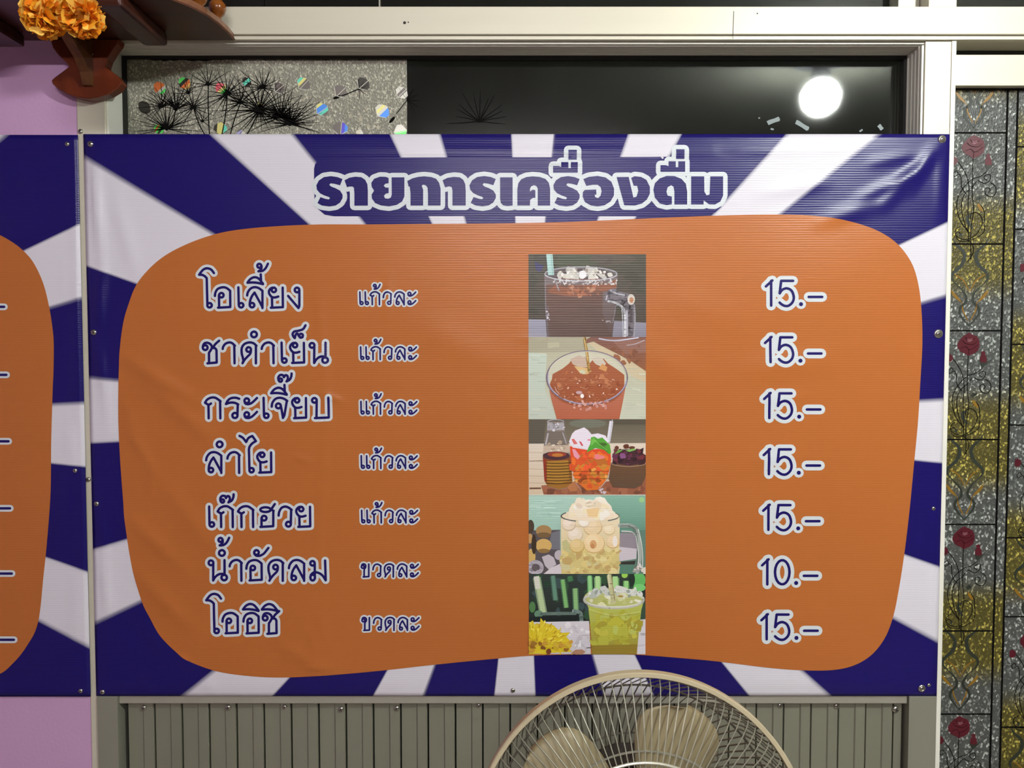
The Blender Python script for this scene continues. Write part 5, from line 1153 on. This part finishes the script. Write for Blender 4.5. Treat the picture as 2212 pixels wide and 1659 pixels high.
# hanging garland of cloth marigolds
gar = thing('flower_garland', 'garland of orange cloth marigolds hanging in front of the carved bracket', 'garland', P(130, 30, -0.27))
def flower(px, py, rpx, y, cols, seed, name='marigold'):
    r_ = random.Random(seed); c = P(px, py, y); R = rpx*(1.4+y)/F
    bm = bmesh.new(); cl = bm.loops.layers.float_color.new('Col')
    core = bmesh.ops.create_icosphere(bm, subdivisions=2, radius=R*0.55)
    for f in bm.faces:
        for l in f.loops: l[cl] = tuple(x*0.35 for x in cols[1][:3])+(1,)
    for i in range(150):
        u = r_.uniform(-1, 1); a = r_.uniform(0, 2*PI); d = Vector((math.sqrt(1-u*u)*math.cos(a), math.sqrt(1-u*u)*math.sin(a), u))
        t1 = d.orthogonal().normalized(); t1 = Matrix.Rotation(r_.uniform(0, 6.3), 3, d) @ t1; t2 = d.cross(t1)
        w_ = R*r_.uniform(.2, .34); L = R*r_.uniform(.82, 1.08); k = R*0.16
        col = r_.choice(cols); rows = []
        for s_, ww in ((0.42, .3), (0.72, .75), (0.92, 1.0), (1.0, .75)):
            rows.append([bm.verts.new(d*L*s_+t1*w_*ww*q+t2*(k*s_*s_*(1.5 if q else 1.0)+r_.uniform(-.05, .05)*R)) for q in (-1, -.4, .4, 1)])
        for q in range(3):
            for m_ in range(3):
                f = bm.faces.new([rows[q][m_], rows[q][m_+1], rows[q+1][m_+1], rows[q+1][m_]])
                for l in f.loops: l[cl] = col
    o = build(name, bm, M['petal'], gar, True); o.location = c-Vector(gar.location); return o
OC = [S(255, 178, 44), S(248, 156, 34), S(255, 192, 66), S(236, 132, 24), S(255, 206, 92)]
flower(96, 34, 45, -0.27, OC, 1); flower(176, 33, 45, -0.273, OC, 2)
flower(92, -8, 32, -0.262, [S(250, 206, 70), S(244, 190, 50), S(252, 220, 110)], 3)['label'] = 'yellow cloth flower at the top'
flower(148, -8, 20, -0.262, [S(236, 236, 214), S(222, 226, 196)], 4, 'white_flower')['label'] = 'white cloth flower at the top'
bm = bmesh.new()
tube(bm, [P(96, 34, -0.27), P(112, 48, -0.268), P(135, 55, -0.268), P(158, 46, -0.271), P(176, 33, -0.273)], 0.006, 6)
o = build('thread', rel(bm, gar), mat('orange_cord', S(226, 160, 48), 0.8), gar)
bm = bmesh.new()
for a_, b_ in (((96, 34, -0.27), (92, -8, -0.262)), ((176, 33, -0.273), (148, -8, -0.262))):
    q0, q1 = P(*a_), P(*b_); tube(bm, [q0, q1, Vector((q1.x, -0.2165, ZSH+0.006))], 0.0012, 5)
build('thread', rel(bm, gar), M['thread'], gar)

# ------------------------------------------------------------------ stand fan in front of the cladding
FC = Vector((0.182, -0.30, 0.803)); FR = 0.2395; TILT = math.radians(6.0)
fan = thing('stand_fan', 'beige stand fan with round wire guard in front of the aluminium cladding', 'fan', (FC.x, FC.y+0.10, 0.0))
fa = Vector((0, -math.cos(TILT), math.sin(TILT))); fx = Vector((1, 0, 0)); fz = fx.cross(-fa) if False else Vector((0, math.sin(TILT), math.cos(TILT)))
def FP(r, a, d): return FC+fx*(r*math.cos(a))+fz*(r*math.sin(a))+fa*d
def fpart(name, bm, m, smooth=False, parent=None): return build(name, rel(bm, parent or fan), m, parent or fan, smooth)
def ringtube(bm, r, d, tr, n=96, k=6, hgt=None):
    rows = []
    for i in range(n):
        a = 2*PI*i/n; c = FP(r, a, d); er = (FP(r+1, a, d)-c)
        rows.append([bm.verts.new(c+er*tr*math.cos(2*PI*j/k)+fa*(hgt or tr)*math.sin(2*PI*j/k)) for j in range(k)])
    for i in range(n):
        for j in range(k): bm.faces.new([rows[i][j], rows[(i+1) % n][j], rows[(i+1) % n][(j+1) % k], rows[i][(j+1) % k]])
    bmesh.ops.recalc_face_normals(bm, faces=bm.faces[:])
bm = bmesh.new(); n = 128; rows = []
for i in range(n):
    a = 2*PI*i/n
    rows.append([bm.verts.new(FP(r, a, d)) for r, d in ((FR, -0.010), (FR, 0.004), (FR-0.0015, 0.006), (FR-0.0065, 0.006), (FR-0.0075, 0.004), (FR-0.0075, -0.010))])
for i in range(n):
    for j in range(6): bm.faces.new([rows[i][j], rows[(i+1) % n][j], rows[(i+1) % n][(j+1) % 6], rows[i][(j+1) % 6]])
bmesh.ops.recalc_face_normals(bm, faces=bm.faces[:]); fpart('rim_ring', bm, M['fan'])
fprof = [(FR-0.008, 0.0), (FR-0.016, 0.012), (FR*.86, 0.024), (FR*.72, 0.034), (FR*.55, 0.042), (FR*.38, 0.047), (FR*.27, 0.049)]
bprof = [(FR-0.008, -0.004), (FR-0.012, -0.022), (FR-0.018, -0.036), (FR-0.03, -0.045), (FR*.72, -0.056), (FR*.55, -0.064), (FR*.38, -0.068)]
bm = bmesh.new(); nw = 104
for i in range(nw):
    a = 2*PI*i/nw; tube(bm, [FP(r, a, d) for r, d in fprof], 0.001, 4)
ringtube(bm, FR*.60, 0.0385, 0.0016); ringtube(bm, FR*.27, 0.049, 0.002)
g = fpart('front_guard', bm, M['wire']); g['kind'] = 'stuff'
bm = bmesh.new(); ringtube(bm, FR*.545, 0.044, 0.0022, 96, 8); fpart('guard_ring', bm, mat('guard_ring_bright', S(196, 194, 176), 0.3, 0.4))
bm = bmesh.new()
for i in range(nw):
    a0 = 2*PI*(i+.5)/nw
    pts = []
    for j, (r, d) in enumerate(bprof): pts.append(FP(r, a0+0.09*max(0, j-1), d))
    tube(bm, pts, 0.00115, 4)
ringtube(bm, FR*.86, -0.0495, 0.0016); ringtube(bm, FR*.55, -0.0648, 0.0016)
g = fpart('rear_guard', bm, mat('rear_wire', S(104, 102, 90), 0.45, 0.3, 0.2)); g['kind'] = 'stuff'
def cyl(name, r, d0, d1, m, bev=0.004, n=32):
    bm = bmesh.new(); prof = [(0, d0), (r-bev, d0), (r, d0+bev), (r, d1-bev), (r-bev, d1), (0, d1)]
    mt = Matrix((fx.to_4d(), fz.to_4d(), fa.to_4d(), (0, 0, 0, 1))).transposed(); mt.translation = FC
    for i in range(3): mt[3][i] = 0
    mt[3][3] = 1
    lathe(bm, prof, n, mt); return fpart(name, bm, m, False)
cyl('center_cap', FR*.28, 0.047, 0.056, M['fan']); cyl('hub', 0.042, -0.03, 0.02, M['fan']); cyl('motor_housing', 0.078, -0.19, -0.070, M['motor'], 0.02); cyl('motor_shaft', 0.012, -0.075, -0.03, M['motor'])
# three dimensional blades: swept petals pitched about their radius
def blade(a0):
    bm = bmesh.new(); top = []; bot = []
    rs = [0.038, 0.055, 0.075, 0.10, 0.125, 0.15, 0.168, 0.18, 0.189, 0.195, 0.1985, 0.2]
    half = [0.27, 0.38, 0.44, 0.46, 0.455, 0.43, 0.40, 0.36, 0.30, 0.22, 0.14, 0.04]
    for i, r in enumerate(rs):
        row = []
        for j in range(9):
            u = -1+j/4.0
            aa = a0+half[i]*u+0.12*(r/0.2)
            dd = -0.006+0.024*u*(0.85-0.25*r/0.2)+0.004*(1-u*u)
            row.append((r, aa, dd))
        top.append([bm.verts.new(FP(r_, a_, d_)) for r_, a_, d_ in row]); bot.append([bm.verts.new(FP(r_, a_, d_-0.0022)) for r_, a_, d_ in row])
    for g_ in (top, bot):
        for i in range(len(rs)-1):
            for j in range(8): bm.faces.new([g_[i][j], g_[i+1][j], g_[i+1][j+1], g_[i][j+1]])
    rim = [(i, 0) for i in range(len(rs))]+[(len(rs)-1, j) for j in range(1, 9)]+[(i, 8) for i in range(len(rs)-2, -1, -1)]+[(0, j) for j in range(7, 0, -1)]
    for (i, j), (k, l) in zip(rim, rim[1:]+rim[:1]): bm.faces.new([top[i][j], top[k][l], bot[k][l], bot[i][j]])
    bmesh.ops.recalc_face_normals(bm, faces=bm.faces[:]); return fpart('blade', bm, M['blade'], True)
for k in range(5): blade(math.radians(64+72*k))
nk = FP(0, 0, -0.12)
bm = bmesh.new(); tube(bm, [nk+Vector((0, 0, -0.06)), Vector((nk.x, nk.y, 0.55))], 0.028, 16, 0.022); fpart('neck', bm, M['fan'], True)
bm = bmesh.new(); tube(bm, [Vector((nk.x, nk.y, 0.56)), Vector((nk.x, nk.y, 0.03))], 0.014, 14); fpart('pole', bm, M['steel'], True)
bm = bmesh.new(); mt = Matrix.Translation((nk.x, nk.y, 0.0)); lathe(bm, [(0, 0.0), (0.19, 0.0), (0.2, 0.008), (0.19, 0.022), (0.08, 0.035), (0.03, 0.05), (0, 0.05)], 40, mt); fpart('base', bm, M['fan'], True)

# ------------------------------------------------------------------ shop bulb, and a fill tube added out of view
lamp = thing('ceiling_lamp', 'bare round bulb under the ceiling, seen mirrored in the window glass', 'lamp', (BULB[0], BULB[1], CEIL))
mt = Matrix.Translation(BULB); bm = bmesh.new()
lathe(bm, [(0, -0.072), (0.03, -0.066), (0.055, -0.046), (0.067, -0.015), (0.067, 0.010), (0.055, 0.034), (0.034, 0.052), (0, 0.052)], 28, mt)
build('bulb', rel(bm, lamp), M['bulb'], lamp, True)
bm = bmesh.new(); lathe(bm, [(0, 0.0521), (0.036, 0.0521), (0.036, 0.085), (0.028, 0.09), (0.028, 0.115), (0.10, 0.122), (0.105, CEIL-BULB[2]-0.0003), (0, CEIL-BULB[2]-0.0003)], 28, mt); build('holder', rel(bm, lamp), M['white_plastic'], lamp)
tl = thing('fill_tube', 'tube shaped fill light added on the ceiling behind the viewer', 'lamp', (0.1, -3.1, CEIL))
bm = bmesh.new(); box(bm, -0.5, 0.7, -3.14, -3.06, CEIL-0.05, CEIL-0.0005, bev=0.004); build('fitting', rel(bm, tl), M['ceil'], tl)
bm = bmesh.new(); tube(bm, [(-0.47, -3.1, CEIL-0.068), (0.67, -3.1, CEIL-0.068)], 0.014, 12); build('tube', rel(bm, tl), M['tube'], tl)
